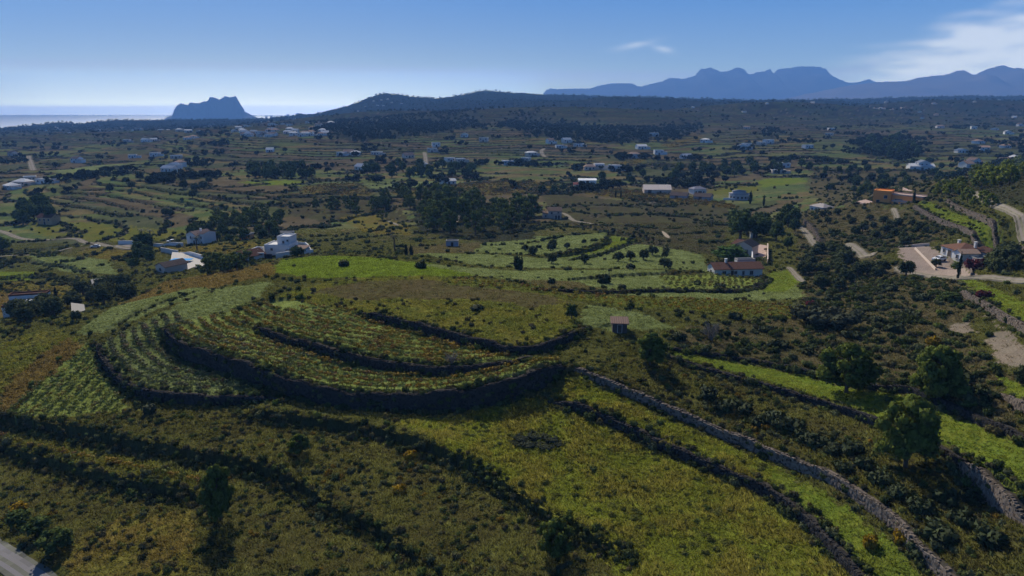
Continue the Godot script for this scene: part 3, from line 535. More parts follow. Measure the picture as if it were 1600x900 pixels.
func nums(s: String) -> PackedFloat64Array:
	return s.split_floats(" ", false)


func pts(s: String) -> PackedVector2Array:
	var f := nums(s)
	var o := PackedVector2Array()
	for i in f.size() / 2:
		o.append(Vector2(f[2 * i], f[2 * i + 1]))
	return o


func smooth_line(p: PackedVector2Array, step: float) -> PackedVector2Array:
	var c := Curve2D.new()
	for i in p.size():
		var a := p[maxi(i - 1, 0)]
		var b := p[mini(i + 1, p.size() - 1)]
		var d := (b - a) * 0.5
		var l0 := p[i].distance_to(a)
		var l1 := p[i].distance_to(b)
		var dn := d.normalized()
		c.add_point(p[i], -dn * l0 * 0.3, dn * l1 * 0.3)
	c.bake_interval = step
	return c.get_baked_points()


# ---------------------------------------------------------------- the lie of the land
func crom(a: float, b: float, c: float, d: float, t: float) -> float:
	return b + 0.5 * t * (c - a + t * (2.0 * a - 5.0 * b + 4.0 * c - d + t * (3.0 * (b - c) + d - a)))


func base(x: float, z: float) -> float:
	var zz := maxf(-z, 15.0)
	var fu := (clampf(x / zz, -1.16, 1.16) + 1.17) / 0.13
	var iu := clampi(int(fu), 0, 17)
	var tu := fu - iu
	var l := log(zz)
	var iz := clampi(zlog.bsearch(l, false) - 1, 0, 33)
	var tz := clampf((l - zlog[iz]) / (zlog[iz + 1] - zlog[iz]), 0.0, 1.0)
	var a0 := maxi(iu - 1, 0)
	var a3 := mini(iu + 2, 18)
	var r0 := maxi(iz - 1, 0) * 19
	var r1 := iz * 19
	var r2 := (iz + 1) * 19
	var r3 := mini(iz + 2, 34) * 19
	return crom(
		crom(elev[r0 + a0], elev[r0 + iu], elev[r0 + iu + 1], elev[r0 + a3], tu),
		crom(elev[r1 + a0], elev[r1 + iu], elev[r1 + iu + 1], elev[r1 + a3], tu),
		crom(elev[r2 + a0], elev[r2 + iu], elev[r2 + iu + 1], elev[r2 + a3], tu),
		crom(elev[r3 + a0], elev[r3 + iu], elev[r3 + iu + 1], elev[r3 + a3], tu), tz)


func wall_step(x: float, z: float) -> Vector2:
	## how far the terrace walls lift or lower the ground here, and the distance to the nearest one (positive above it)
	var cell = wall_cells.get(Vector2i(floori(x / 6.0), floori(z / 6.0)))
	if cell == null:
		return Vector2(0.0, 99.0)
	var lift := 0.0
	var near := 99.0
	var id := -1
	var best := 1e9
	var s := 0.0
	var h := 0.0
	for k: int in cell:
		if wall_id[k] != id:
			if best < 81.0:
				lift += step_of(s, h, z)
				if absf(s) < absf(near):
					near = s
			id = wall_id[k]
			best = 1e9
		var dx := wall_bx[k] - wall_ax[k]
		var dz := wall_bz[k] - wall_az[k]
		var t := clampf(((x - wall_ax[k]) * dx + (z - wall_az[k]) * dz) / (dx * dx + dz * dz), 0.0, 1.0)
		var ox := x - wall_ax[k] - dx * t
		var oz := z - wall_az[k] - dz * t
		var d := ox * ox + oz * oz
		if d < best:
			best = d
			s = sqrt(d) * (1.0 if dx * oz - dz * ox < 0.0 else -1.0)
			h = lerpf(wall_h0[k], wall_h1[k], t)
	if best < 81.0:
		lift += step_of(s, h, z)
		if absf(s) < absf(near):
			near = s
	return Vector2(lift, near)


func step_of(s: float, h: float, z: float) -> float:
	var q := s - 0.5 - maxf(0.0, -z - 150.0) * 0.003
	return h * 0.5 * maxf(0.0, 1.0 - absf(s) / 9.0) * (1.0 if q > 0.0 else -1.0)


func surf(x: float, z: float) -> Vector4:
	## height, how much of a terrace bank this is, distance to the nearest wall, terrace number
	var zz := -z
	var h := base(x, z)
	var far := smoothstep(120.0, 900.0, zz)
	h += n_wide.get_noise_2d(x, z) * lerpf(0.5, 1.6, far)
	if zz > 1050.0:
		h += n_ridge.get_noise_2d(x, z) * 13.0 * smoothstep(1800.0, 2600.0, zz)
		var ex := (x + 575.0) / 130.0
		var ez := (zz - 3000.0) / 300.0
		h += 34.0 * exp(-ex * ex - ez * ez)
		for b: Array in RIDGES:
			ex = (x - b[0]) / b[3]
			ez = (zz - b[1]) / b[4]
			var reach := ex * ex + ez * ez
			if reach < 9.0:
				h += b[2] * exp(-reach)
		h += smoothstep(2300.0, 3000.0, zz) * 3.0 * n_mid.get_noise_2d(x * 0.3, z * 0.3)
	h += n_mid.get_noise_2d(x, z) * 0.25
	var bank := 0.0
	var level := 0.0
	if zz > 235.0:
		var m := smoothstep(235.0, 300.0, zz) * (1.0 - smoothstep(1900.0, 2500.0, zz)) * smoothstep(-0.35, -0.1, n_wide.get_noise_2d(x * 0.7 + 900.0, z * 0.7))
		var warp := n_mid.get_noise_2d(x * 0.22, z * 0.22) * 0.6 + n_wide.get_noise_2d(x * 0.5 + 300.0, z * 0.5) * 1.6
		var rise := 1.3 if zz < 640.0 else 1.45
		var q := (h + warp) / rise
		var f := q - floorf(q)
		var lip := lerpf(0.8, 0.68, smoothstep(400.0, 900.0, zz))
		var g := f * 0.3 if f < lip else 0.3 * lip + (f - lip) / (1.0 - lip) * (1.0 - 0.3 * lip)
		h = lerpf(h, (floorf(q) + g) * rise - warp, m)
		bank = m * smoothstep(lip - 0.06, lip + 0.03, f)
		level = floorf(q)
	var w := wall_step(x, z)
	h += w.x
	for p: Vector4 in pads:
		var dx := x - p.x
		var dz := z - p.z
		var d := dx * dx + dz * dz
		if d < p.w * p.w * 2.6:
			h = lerpf(p.y, h, smoothstep(p.w, p.w * 1.6, sqrt(d)))
	return Vector4(h, bank, w.y, level)


func ground(p: Vector2) -> Vector3:
	return Vector3(p.x, surf(p.x, p.y).x, p.y)


# ---------------------------------------------------------------- what grows where
func kind_at(x: float, z: float) -> int:
	var ix := int(x + 260.0)
	var iz := int(-z - 40.0)
	if ix >= 0 and ix < 560 and iz >= 0 and iz < 300:
		return near_map[iz * 560 + ix]
	ix = int((x + 1300.0) / 4.0)
	iz = int((-z - 340.0) / 4.0)
	if ix >= 0 and ix < 700 and iz >= 0 and iz < 300:
		return far_map[iz * 700 + ix]
	return 0


func paint_maps() -> void:
	near_map.resize(560 * 300)
	far_map.resize(700 * 300)
	for r in REGIONS:
		var p := pts(r[1])
		var k: int = kinds[r[0]]
		var b := Rect2(p[0], Vector2.ZERO)
		for q in p:
			b = b.expand(q)
		for iz in range(clampi(int(-b.end.y - 40.0), 0, 299), clampi(int(-b.position.y - 39.0), 0, 299) + 1):
			for ix in range(clampi(int(b.position.x + 260.0), 0, 559), clampi(int(b.end.x + 261.0), 0, 559) + 1):
				if Geometry2D.is_point_in_polygon(Vector2(ix - 259.5, -iz - 40.5), p):
					near_map[iz * 560 + ix] = k
		for iz in range(clampi(int((-b.end.y - 340.0) / 4.0), 0, 299), clampi(int((-b.position.y - 336.0) / 4.0), 0, 299) + 1):
			for ix in range(clampi(int((b.position.x + 1300.0) / 4.0), 0, 699), clampi(int((b.end.x + 1304.0) / 4.0), 0, 699) + 1):
				if Geometry2D.is_point_in_polygon(Vector2(ix * 4 - 1298.0, -iz * 4 - 342.0), p):
					far_map[iz * 700 + ix] = k


func soil_color(x: float, z: float, s: Vector4) -> Color:
	var zz := -z
	var a := n_mid.get_noise_2d(x * 1.7, z * 1.7)
	var b := n_fine.get_noise_2d(x, z)
	var blur := clampf(zz * 0.012, 0.8, 6.0)
	var k: Array = kind_list[kind_at(x + b * blur, z + n_fine.get_noise_2d(x + 77.0, z) * blur)]
	var c: Color = (k[1] as Color).lerp(k[2], clampf(0.5 + a * 1.3 + b * 0.4, 0.0, 1.0))
	if k[0] == "slope" and zz > 235.0:
		var t := int(s.w) * 7919 + floori((x + n_wide.get_noise_2d(x, z) * 40.0 + s.w * 37.0) / (34.0 + zz * 0.04)) * 104729
		t = absi((t * 2654435761) % 1009)
		var pal: Array = [Color(.095, .115, .042), Color(.125, .13, .05), Color(.10, .08, .045), Color(.07, .08, .036), Color(.135, .11, .05), Color(.085, .115, .042), Color(.11, .09, .055), Color(.085, .09, .045)]
		var d: Color = pal[t % 8]
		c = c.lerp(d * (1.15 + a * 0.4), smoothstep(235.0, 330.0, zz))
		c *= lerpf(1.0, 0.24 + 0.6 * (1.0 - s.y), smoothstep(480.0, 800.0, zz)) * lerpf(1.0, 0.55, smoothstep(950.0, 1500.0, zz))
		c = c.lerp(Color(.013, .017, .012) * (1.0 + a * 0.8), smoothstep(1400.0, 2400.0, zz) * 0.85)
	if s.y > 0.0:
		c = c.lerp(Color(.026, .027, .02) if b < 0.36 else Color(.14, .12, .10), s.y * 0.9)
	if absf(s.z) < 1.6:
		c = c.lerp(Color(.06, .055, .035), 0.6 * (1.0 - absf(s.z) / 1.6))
	return c * (1.0 + b * 0.25)


func build_land() -> void:
	var rows := 730
	var cols := 1020
	var dist := PackedFloat32Array()      # rows lie closer together where the far terraces are
	var l := log(30.0)
	while l < log(5600.0):
		dist.append(exp(l))
		l += 0.0082 if l < log(430.0) else (0.0043 if l < log(1500.0) else 0.0105)
	rows = dist.size()
	var out := []
	out.resize(rows)
	var work := func(j: int) -> void:
		var zz := dist[j]
		var p := PackedVector3Array()
		var c := PackedColorArray()
		p.resize(cols)
		c.resize(cols)
		for i in cols:
			var x := (-1.16 + 2.32 * i / (cols - 1)) * zz
			var s := surf(x, -zz)
			p[i] = Vector3(x, s.x, -zz)
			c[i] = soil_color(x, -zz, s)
		out[j] = [p, c]
	var task := WorkerThreadPool.add_group_task(work, rows)
	WorkerThreadPool.wait_for_group_task_completion(task)
	var v := PackedVector3Array()
	var c := PackedColorArray()
	for j in rows:
		v.append_array(out[j][0])
		c.append_array(out[j][1])
	var n := PackedVector3Array()
	n.resize(v.size())
	var idx := PackedInt32Array()
	idx.resize((rows - 1) * (cols - 1) * 6)
	var q := 0
	for j in rows:
		for i in cols:
			var at := j * cols + i
			var dx := v[at + (1 if i < cols - 1 else 0)] - v[at - (1 if i > 0 else 0)]
			var dz := v[at + (cols if j < rows - 1 else 0)] - v[at - (cols if j > 0 else 0)]
			n[at] = dx.cross(dz).normalized()
			if i < cols - 1 and j < rows - 1:
				idx[q] = at; idx[q + 1] = at + cols; idx[q + 2] = at + cols + 1
				idx[q + 3] = at; idx[q + 4] = at + cols + 1; idx[q + 5] = at + 1
				q += 6
	var a := []
	a.resize(Mesh.ARRAY_MAX)
	a[Mesh.ARRAY_VERTEX] = v
	a[Mesh.ARRAY_NORMAL] = n
	a[Mesh.ARRAY_COLOR] = c
	a[Mesh.ARRAY_INDEX] = idx
	var m := ArrayMesh.new()
	m.add_surface_from_arrays(Mesh.PRIMITIVE_TRIANGLES, a)
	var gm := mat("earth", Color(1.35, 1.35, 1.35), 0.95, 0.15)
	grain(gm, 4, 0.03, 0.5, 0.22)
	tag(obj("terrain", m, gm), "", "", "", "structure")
	# the country beside and behind, coarser
	var mb := MB.new()
	var turns := 72
	for i in turns:
		var w0 := lerpf(0.852, TAU - 0.852, float(i) / turns)
		var w1 := lerpf(0.852, TAU - 0.852, float(i + 1) / turns)
		for j in 26:
			var ring := []
			for q2 in [[w0, j], [w1, j], [w1, j + 1], [w0, j + 1]]:
				var r: float = 0.0 if q2[1] == 0 else 22.0 * exp(0.2 * (q2[1] - 1))
				var x := sin(q2[0]) * r
				var z := -cos(q2[0]) * r
				ring.append(Vector3(x, base(x, z) - 0.6 + n_wide.get_noise_2d(x, z) * 1.2, z))
			var g := 1.0 + 0.5 * n_wide.get_noise_2d(ring[0].x * 0.7, ring[0].z * 0.7)
			mb.quad(ring[0], ring[1], ring[2], ring[3], Vector3.UP, Color(.07, .075, .036) * g)
	# under the camera, where the sheet in front has not begun
	for i in 12:
		for j in 4:
			var ring := []
			for q2 in [[i, j], [i + 1, j], [i + 1, j + 1], [i, j + 1]]:
				var x: float = -54.0 + q2[0] * 9.0
				var z: float = -36.0 + q2[1] * 9.0
				ring.append(Vector3(x, base(x, minf(z, -15.0)) - 1.1, z))
			mb.quad(ring[0], ring[1], ring[2], ring[3], Vector3.UP, Color(.07, .075, .036))
	tag(obj("terrain", mb.mesh(), gm), "", "", "", "structure")


func ribbon(p: PackedVector2Array, width: float, lift: float, jag := 0.0) -> ArrayMesh:
	var mb := MB.new()
	var last := []
	for i in p.size():
		var d := (p[mini(i + 1, p.size() - 1)] - p[maxi(i - 1, 0)]).normalized()
		var side := Vector2(-d.y, d.x)
		var row := []
		var ends := lerpf(0.35, 1.0, smoothstep(0.0, 3.0, minf(i, p.size() - 1 - i)))
		for k in 7:
			var e := (k - 3) / 6.0 * width * ends
			if k == 0 or k == 6:
				e *= 1.0 + jag * 2.0 * n_fine.get_noise_2d(p[i].x * 3.0 + k * 50.0, p[i].y * 3.0)
			var q := p[i] + side * e
			var up := 0.0
			for o in [Vector2.ZERO, d * 0.8, -d * 0.8, side * 0.5, -side * 0.5]:
				up = maxf(up, surf(q.x + o.x, q.y + o.y).x)
			row.append(Vector3(q.x, up + lift, q.y))
		for k in 6:
			if last:
				# two worn wheel lanes, a rougher crown and dirty edges
				var g: float = [0.62, 0.95, 1.05, 0.8, 1.05, 0.62][k] + 0.45 * n_fine.get_noise_2d(p[i].x * 1.3, p[i].y * 1.3 + k * 9.0) + 0.25 * n_mid.get_noise_2d(p[i].x * 2.0, p[i].y * 2.0)
				var w := Color(g, g, g * 0.97) if k != 3 and k != 0 and k != 5 else Color(g * 0.95, g, g * 0.78)
				mb.quad(last[k], last[k + 1], row[k + 1], row[k], Vector3.UP, w)
		if last:
			mb.quad(last[0], row[0], row[0] - Vector3(0, 0.6, 0), last[0] - Vector3(0, 0.6, 0), Vector3(-side.x, 0, -side.y))
			mb.quad(last[6], row[6], row[6] - Vector3(0, 0.6, 0), last[6] - Vector3(0, 0.6, 0), Vector3(side.x, 0, side.y))
		last = row
	return mb.mesh()


func heap(called: String, line: String, zc: float, front: float, back: float, foot: float, power: float, rough: float, material: Material, seed_: int) -> void:
	## a mountain: its crest line with real flanks before and behind it
	var f := nums(line)
	var nz := FastNoiseLite.new()
	nz.seed = seed_
	nz.fractal_type = FastNoiseLite.FRACTAL_RIDGED
	nz.fractal_octaves = 5
	nz.frequency = 1.0 / (front * 0.8)
	var xs := []
	for i in range(0, f.size() - 2, 2):
		var steps := maxi(2, int((f[i + 2] - f[i]) / (front * 0.008)))
		for j in steps:
			var t := float(j) / steps
			xs.append(Vector2(lerpf(f[i], f[i + 2], t), lerpf(f[i + 1], f[i + 3], t)))
	xs.append(Vector2(f[f.size() - 2], f[f.size() - 1]))
	var rows := 44
	var v := PackedVector3Array()
	var c := PackedColorArray()
	for p: Vector2 in xs:
		for j in rows + 1:
			var t := -1.0 + 2.0 * j / rows
			var zz := zc - (front if t < 0.0 else back) * -t
			var prof := 1.0 - pow(absf(t), power)
			var r := nz.get_noise_2d(p.x, zz)
			var h := foot + (p.y - foot) * prof
			h += r * rough * prof * minf(1.0, absf(t) * 5.0) * absf(p.y - foot) * 0.5 - (1.0 - prof) * 4.0
			h = minf(h, p.y)
			h += (n_fine.get_noise_2d(p.x * 0.03, zc) * 0.026 + n_mid.get_noise_2d(p.x * 0.11, zc) * 0.014) * (p.y - foot) * maxf(0.0, 1.0 - absf(t) * 3.0)
			h = minf(h, 908.0)
			v.append(Vector3(p.x * (1.0 + (zz - zc) / zc * 0.25), h, -zz))
			var g := 0.85 + 0.3 * nz.get_noise_2d(p.x * 3.0, zz * 3.0)
			c.append(Color(g, g, g))
	var idx := PackedInt32Array()
	for i in xs.size() - 1:
		for j in rows:
			var a := i * (rows + 1) + j
			idx.append_array([a, a + rows + 2, a + rows + 1, a, a + 1, a + rows + 2])
	var st := SurfaceTool.new()
	st.begin(Mesh.PRIMITIVE_TRIANGLES)
	for i in v.size():
		st.set_color(c[i])
		st.add_vertex(v[i])
	for i in idx:
		st.add_index(i)
	st.generate_normals()
	tag(obj(called, st.commit(), material), "", "", "", "structure")


# ---------------------------------------------------------------- terrace walls
func read_walls() -> void:
	var id := 0
	for w in WALLS:
		var p := smooth_line(pts(w[4]), 1.6 if -pts(w[4])[0].y < 220.0 else 4.0)
		var total := 0.0
		for i in p.size() - 1:
			total += p[i].distance_to(p[i + 1])
		var run := 0.0
		for i in p.size() - 1:
			var l := p[i].distance_to(p[i + 1])
			if l < 0.05:
				continue
			wall_ax.append(p[i].x); wall_az.append(p[i].y); wall_bx.append(p[i + 1].x); wall_bz.append(p[i + 1].y)
			wall_h0.append(w[0] * smoothstep(0.0, 6.0, run) * smoothstep(0.0, 6.0, total - run))
			run += l
			wall_h1.append(w[0] * smoothstep(0.0, 6.0, run) * smoothstep(0.0, 6.0, total - run))
			wall_id.append(id)
			var k := wall_ax.size() - 1
			for cx in range(floori((minf(p[i].x, p[i + 1].x) - 9.0) / 6.0), floori((maxf(p[i].x, p[i + 1].x) + 9.0) / 6.0) + 1):
				for cz in range(floori((minf(p[i].y, p[i + 1].y) - 9.0) / 6.0), floori((maxf(p[i].y, p[i + 1].y) + 9.0) / 6.0) + 1):
					var key := Vector2i(cx, cz)
					if not wall_cells.has(key):
						wall_cells[key] = PackedInt32Array()
					wall_cells[key].append(k)
		id += 1


func build_walls() -> void:
	var rng := RandomNumberGenerator.new()
	rng.seed = 21
	var core := mat("wall_earth", Color(.05, .045, .036), 0.95, 0.2)
	var stone := grain(mat("dry_stone", Color(.09, .083, .078), 0.95, 0.2), 9, 0.05, 0.55, 0.9)
	var pale := grain(mat("pale_stone", Color(.31, .255, .21), 0.95, 0.2), 10, 0.05, 0.55, 0.9)
	for w in WALLS:
		if w[1] == 0:
			continue
		var p := smooth_line(pts(w[4]), 0.6)
		var mb := MB.new()
		var st := MB.new()
		var mid := ground(p[p.size() / 2])
		var last := []
		var run := 0.0
		var total := 0.0
		for i in p.size() - 1:
			total += p[i].distance_to(p[i + 1])
		for i in p.size():
			var d := (p[mini(i + 1, p.size() - 1)] - p[maxi(i - 1, 0)]).normalized()
			var up := Vector2(d.y, -d.x)
			if i > 0:
				run += p[i].distance_to(p[i - 1])
			var back := 1.7 + maxf(0.0, -p[i].y - 100.0) * 0.006
			var lo := surf(p[i].x - up.x * 0.9, p[i].y - up.y * 0.9).x
			var hi := surf(p[i].x + up.x * back, p[i].y + up.y * back).x + 0.12 + n_fine.get_noise_1d(run * 0.9) * 0.14
			hi += n_mid.get_noise_1d(run * 4.0 + total) * 0.9 * w[0] * 0.3 - 0.1
			hi = clampf(hi, lo + 0.25, lo + w[0] * smoothstep(0.0, 5.0, minf(run, total - run)) * 1.1 + 0.3)
			var batter := (hi - lo) * 0.06
			var at := func(s: float, y: float) -> Vector3: return Vector3(p[i].x + up.x * s, y, p[i].y + up.y * s) - mid
			var row := [at.call(-0.35 - batter, lo - 0.6), at.call(-0.35, hi), at.call(0.3, hi + 0.04), at.call(back, hi - 0.3)]
			if last:
				for k in 3:
					mb.quad(last[k], row[k], row[k + 1], last[k + 1], Vector3(-up.x, 0.6, -up.y))
				var y := lo - 0.1
				while y < hi - 0.05:
					var sh := rng.randf_range(0.2, 0.36)
					var t := (y - lo) / maxf(hi - lo, 0.1)
					for half in 2:
						var g := rng.randf_range(0.4, 1.5)
						var mix := rng.randf_range(-0.06, 0.06)
						var c: Vector3 = (last[0] as Vector3).lerp(row[0], 0.25 + 0.5 * half + rng.randf_range(-0.1, 0.1))
						c = c.lerp((last[1] as Vector3).lerp(row[1], 0.25 + 0.5 * half), clampf(t, 0.0, 1.0))
						c.y = y + sh * 0.5 - mid.y
						if rng.randf() < 0.93:
							st.hull(c, Vector3(rng.randf_range(0.26, 0.42), sh * 0.94, rng.randf_range(0.12, 0.34)), Basis(Vector3.UP, atan2(-d.y, d.x) + rng.randf_range(-0.12, 0.12)), rng.randf_range(0.75, 0.98), Color(g + mix, g, g - mix))
					y += sh
				if rng.randf() < 0.8:
					var g2 := rng.randf_range(0.45, 0.85)
					st.hull((row[1] + row[2]) * 0.5 + Vector3.UP * 0.06, Vector3(rng.randf_range(0.35, 0.6), rng.randf_range(0.08, 0.16), rng.randf_range(0.35, 0.5)), Basis(Vector3.UP, atan2(-d.y, d.x) + rng.randf_range(-0.3, 0.3)), 0.8, Color(g2, g2, g2))
			last = row
		var t := thing("stone_terrace_wall", w[3], "wall", mid)
		obj("wall_core", mb.mesh(), core, t)
		tag(obj("stone_courses", st.mesh(), pale if w[1] == 2 else stone, t), "", "", "", "stuff")


# ---------------------------------------------------------------- plants
const BUSH_TONES := [Color(.07, .088, .028), Color(.088, .105, .036), Color(.112, .125, .06), Color(.10, .13, .034), Color(.125, .108, .042), Color(.054, .072, .026), Color(.18, .12, .022), Color(.145, .155, .04), Color(.108, .10, .05), Color(.14, .145, .034)]
const BUSH_WORDS := ["dark olive", "olive", "grey green", "green", "brown", "very dark green", "orange yellow", "yellow green", "grey brown", "straw green"]

func bush_mesh(seed_: int, count: int, more := 0) -> ArrayMesh:
	var rng := RandomNumberGenerator.new()
	rng.seed = seed_
	var mb := MB.new()
	var lobes := rng.randi_range(4, 6) + more
	for i in lobes:
		var a := TAU * i / lobes + rng.randf()
		var r := rng.randf_range(0.2, 0.55)
		var s := rng.randf_range(0.36, 0.56)
		if more:
			r = sqrt(rng.randf()) * 0.78
			s = rng.randf_range(0.2, 0.34)
		var c := Vector3(cos(a) * r, rng.randf_range(0.3, 0.55), sin(a) * r)
		var k := rng.randf_range(0.8, 1.2)
		mb.leaves(rng, c, Vector3(s, s * 0.85, s), count / lobes, 0.26 if more == 0 else 0.11, 0.65 * k, 1.35 * k)
		mb.blob(rng, c - Vector3(0, 0.08, 0), Vector3(s, s * 0.8, s) * 0.72, Color(.7, .7, .7), 3, 6)
	mb.blob(rng, Vector3(0, 0.25, 0), Vector3(0.6, 0.35, 0.6), Color(.6, .6, .6), 3, 7)
	return mb.mesh()


func tuft_mesh(seed_: int, blades: int, spread: float) -> ArrayMesh:
	var rng := RandomNumberGenerator.new()
	rng.seed = seed_
	var mb := MB.new()
	for i in blades:
		var a := rng.randf() * TAU
		var r := sqrt(rng.randf()) * spread
		var f := Vector3(cos(a) * r, 0.0, sin(a) * r)
		var lean := Vector3(rng.randfn() * 0.25, rng.randf_range(0.6, 1.1), rng.randfn() * 0.25) + f * 0.5
		var side := Vector3(-sin(a + rng.randf() * 2.0), 0, cos(a + rng.randf() * 2.0)) * rng.randf_range(0.08, 0.16)
		var k := rng.randf_range(0.7, 1.3)
		var n := (Vector3.UP * 0.8 + f * 0.6 + Vector3(rng.randfn(), 0, rng.randfn()) * 0.3).normalized()
		mb.tri(f - side, f + side, f + lean, n, n, n, Color(k, k, k * 0.9))
	return mb.mesh()


func vine_mesh(seed_: int) -> Array:
	var rng := RandomNumberGenerator.new()
	rng.seed = seed_
	var w := MB.new()
	var l := MB.new()
	w.tube(Vector3(0, -0.15, 0), Vector3(0.05, 0.4, 0.03), 0.06, 0.04, 5)
	for i in 4:
		var a := TAU * i / 4 + rng.randf()
		var e := Vector3(cos(a) * 0.42, rng.randf_range(0.5, 0.8), sin(a) * 0.42)
		w.tube(Vector3(0.05, 0.35, 0.03), e, 0.035, 0.015, 4)
		l.leaves(rng, e, Vector3(0.34, 0.28, 0.34), 16, 0.24, 0.6, 1.4)
	l.leaves(rng, Vector3(0, 0.6, 0), Vector3(0.4, 0.3, 0.4), 14, 0.24, 0.6, 1.3)
	return [w.mesh(), l.mesh()]


func crown(kind: String, seed_: int) -> Array:
	## wood and leaves of a tree one metre high and one metre wide
	var rng := RandomNumberGenerator.new()
	rng.seed = seed_
	var w := MB.new()
	var l := MB.new()
	var bark := Color.WHITE
	match kind:
		"bigpine", "pine":
			var big := kind == "bigpine"
			w.tube(Vector3(0, -0.08, 0), Vector3(0.02, 0.45, 0.01), 0.04, 0.03, 8, bark)
			w.tube(Vector3(0.02, 0.45, 0.01), Vector3(0.0, 0.9, 0.0), 0.03, 0.008, 6, bark)
			var tiers := 34 if big else 13
			for i in tiers:
				var t := (i + 0.5) / tiers
				var y := lerpf(0.24, 0.93, t)
				var reach := (0.42 * pow(sin(PI * clampf(0.2 + t * 0.8, 0, 1)), 0.75) + 0.02) * rng.randf_range(0.45, 1.2)
				var a := i * 2.4 + rng.randf() * 0.9
				var c := Vector3(cos(a) * reach, y, sin(a) * reach)
				w.tube(Vector3(0.01, y - 0.08, 0), c, 0.012, 0.005, 4, bark)
				var s := lerpf(0.2, 0.13, t) * rng.randf_range(0.8, 1.2) * (1.0 if big else 1.2)
				var k := rng.randf_range(0.78, 1.2)
				l.leaves(rng, c, Vector3(s, s * 0.66, s), 210 if big else 44, 0.06 if big else 0.105, 0.6 * k, 1.4 * k)
				if not big:
					l.blob(rng, c, Vector3(s, s * 0.6, s) * 0.66, Color(.75, .75, .75), 3, 6)
				else:
					l.blob(rng, c, Vector3(s, s * 0.6, s) * 0.68, Color(.72, .72, .72), 4, 7)
		"broad", "olive":
			w.tube(Vector3(0, -0.08, 0), Vector3(0.02, 0.3, 0.01), 0.06, 0.04, 7, bark)
			var lobes := 15
			for i in lobes:
				var a := i * 2.4 + rng.randf()
				var t := (i + 0.5) / lobes
				var y := lerpf(0.3, 0.8, t)
				var r := 0.32 * sqrt(1.0 - pow((y - 0.38) / 0.5, 2.0)) * rng.randf_range(0.7, 1.1)
				var c := Vector3(cos(a) * r, y, sin(a) * r)
				var s := rng.randf_range(0.17, 0.25)
				var k := rng.randf_range(0.8, 1.2)
				w.tube(Vector3(0.01, 0.25, 0), c, 0.022, 0.008, 4, bark)
				l.leaves(rng, c, Vector3(s, s * 0.85, s), 52, 0.085, 0.62 * k, 1.4 * k)
				l.blob(rng, c, Vector3(s, s * 0.85, s) * 0.68, Color(.72, .72, .72), 3, 6)
		"cypress":
			w.tube(Vector3(0, -0.05, 0), Vector3(0, 0.2, 0), 0.07, 0.06, 6, bark)
			for i in 9:
				var t := i / 8.0
				var r := 0.42 * pow(sin(PI * lerpf(0.16, 1.0, t)), 0.7) + 0.03
				l.leaves(rng, Vector3(rng.randfn() * 0.05, lerpf(0.12, 0.95, t), rng.randfn() * 0.05), Vector3(r, 0.12, r), 46, 0.13, 0.6, 1.35)
				l.blob(rng, Vector3(0, lerpf(0.12, 0.93, t), 0), Vector3(r * 0.75, 0.09, r * 0.75), Color(.7, .7, .7), 3, 6)
		"palm":
			w.tube(Vector3(0, -0.03, 0), Vector3(0.03, 0.72, 0.02), 0.075, 0.05, 8, bark)
			for i in 26:
				var a := i * 2.4
				var e := rng.randf_range(-0.2, 1.1)
				var p := Vector3(0.03, 0.73, 0.02)
				var d := Vector3(cos(a) * cos(e), sin(e) * 0.6, sin(a) * cos(e))
				for k in 4:
					var q := p + d * 0.14
					var side := d.cross(Vector3.UP).normalized() * (0.09 - 0.018 * k)
					var g := rng.randf_range(0.7, 1.3)
					l.flat(p, p + side - Vector3.UP * 0.02 + d * 0.06, q, Vector3.UP, Color(g, g, g))
					l.flat(p, p - side - Vector3.UP * 0.02 + d * 0.06, q, Vector3.UP, Color(g, g, g))
					p = q
					d = (d + Vector3.DOWN * 0.32).normalized()
		"bare":
			for i in 26:
				var a := i * 2.4
				var r := rng.randf_range(0.15, 0.5)
				var e := Vector3(cos(a) * r, rng.randf_range(0.5, 1.0), sin(a) * r)
				var m := Vector3(cos(a) * r * 0.4, e.y * 0.5, sin(a) * r * 0.4)
				w.tube(Vector3(0, -0.05, 0), m, 0.02, 0.012, 4, bark)
				for k in 3:
					w.tube(m, e + Vector3(rng.randfn(), rng.randfn(), rng.randfn()) * 0.1, 0.011, 0.004, 3, bark)
			l.leaves(rng, Vector3(0, 0.6, 0), Vector3(0.45, 0.35, 0.45), 150, 0.06, 0.7, 1.3)
	return [w.mesh(), l.mesh()]


const TREE_CALLED := {"bigpine": "pine_tree", "pine": "pine_tree", "broad": "broadleaf_tree", "olive": "carob_tree", "cypress": "cypress_tree", "palm": "palm_tree", "bare": "leafless_shrub", "bush": "evergreen_bush", "thicket": "thicket", "redbush": "red_leaved_shrub", "goldbush": "yellow_leaved_bush"}
var crowns := {}
var taken := []

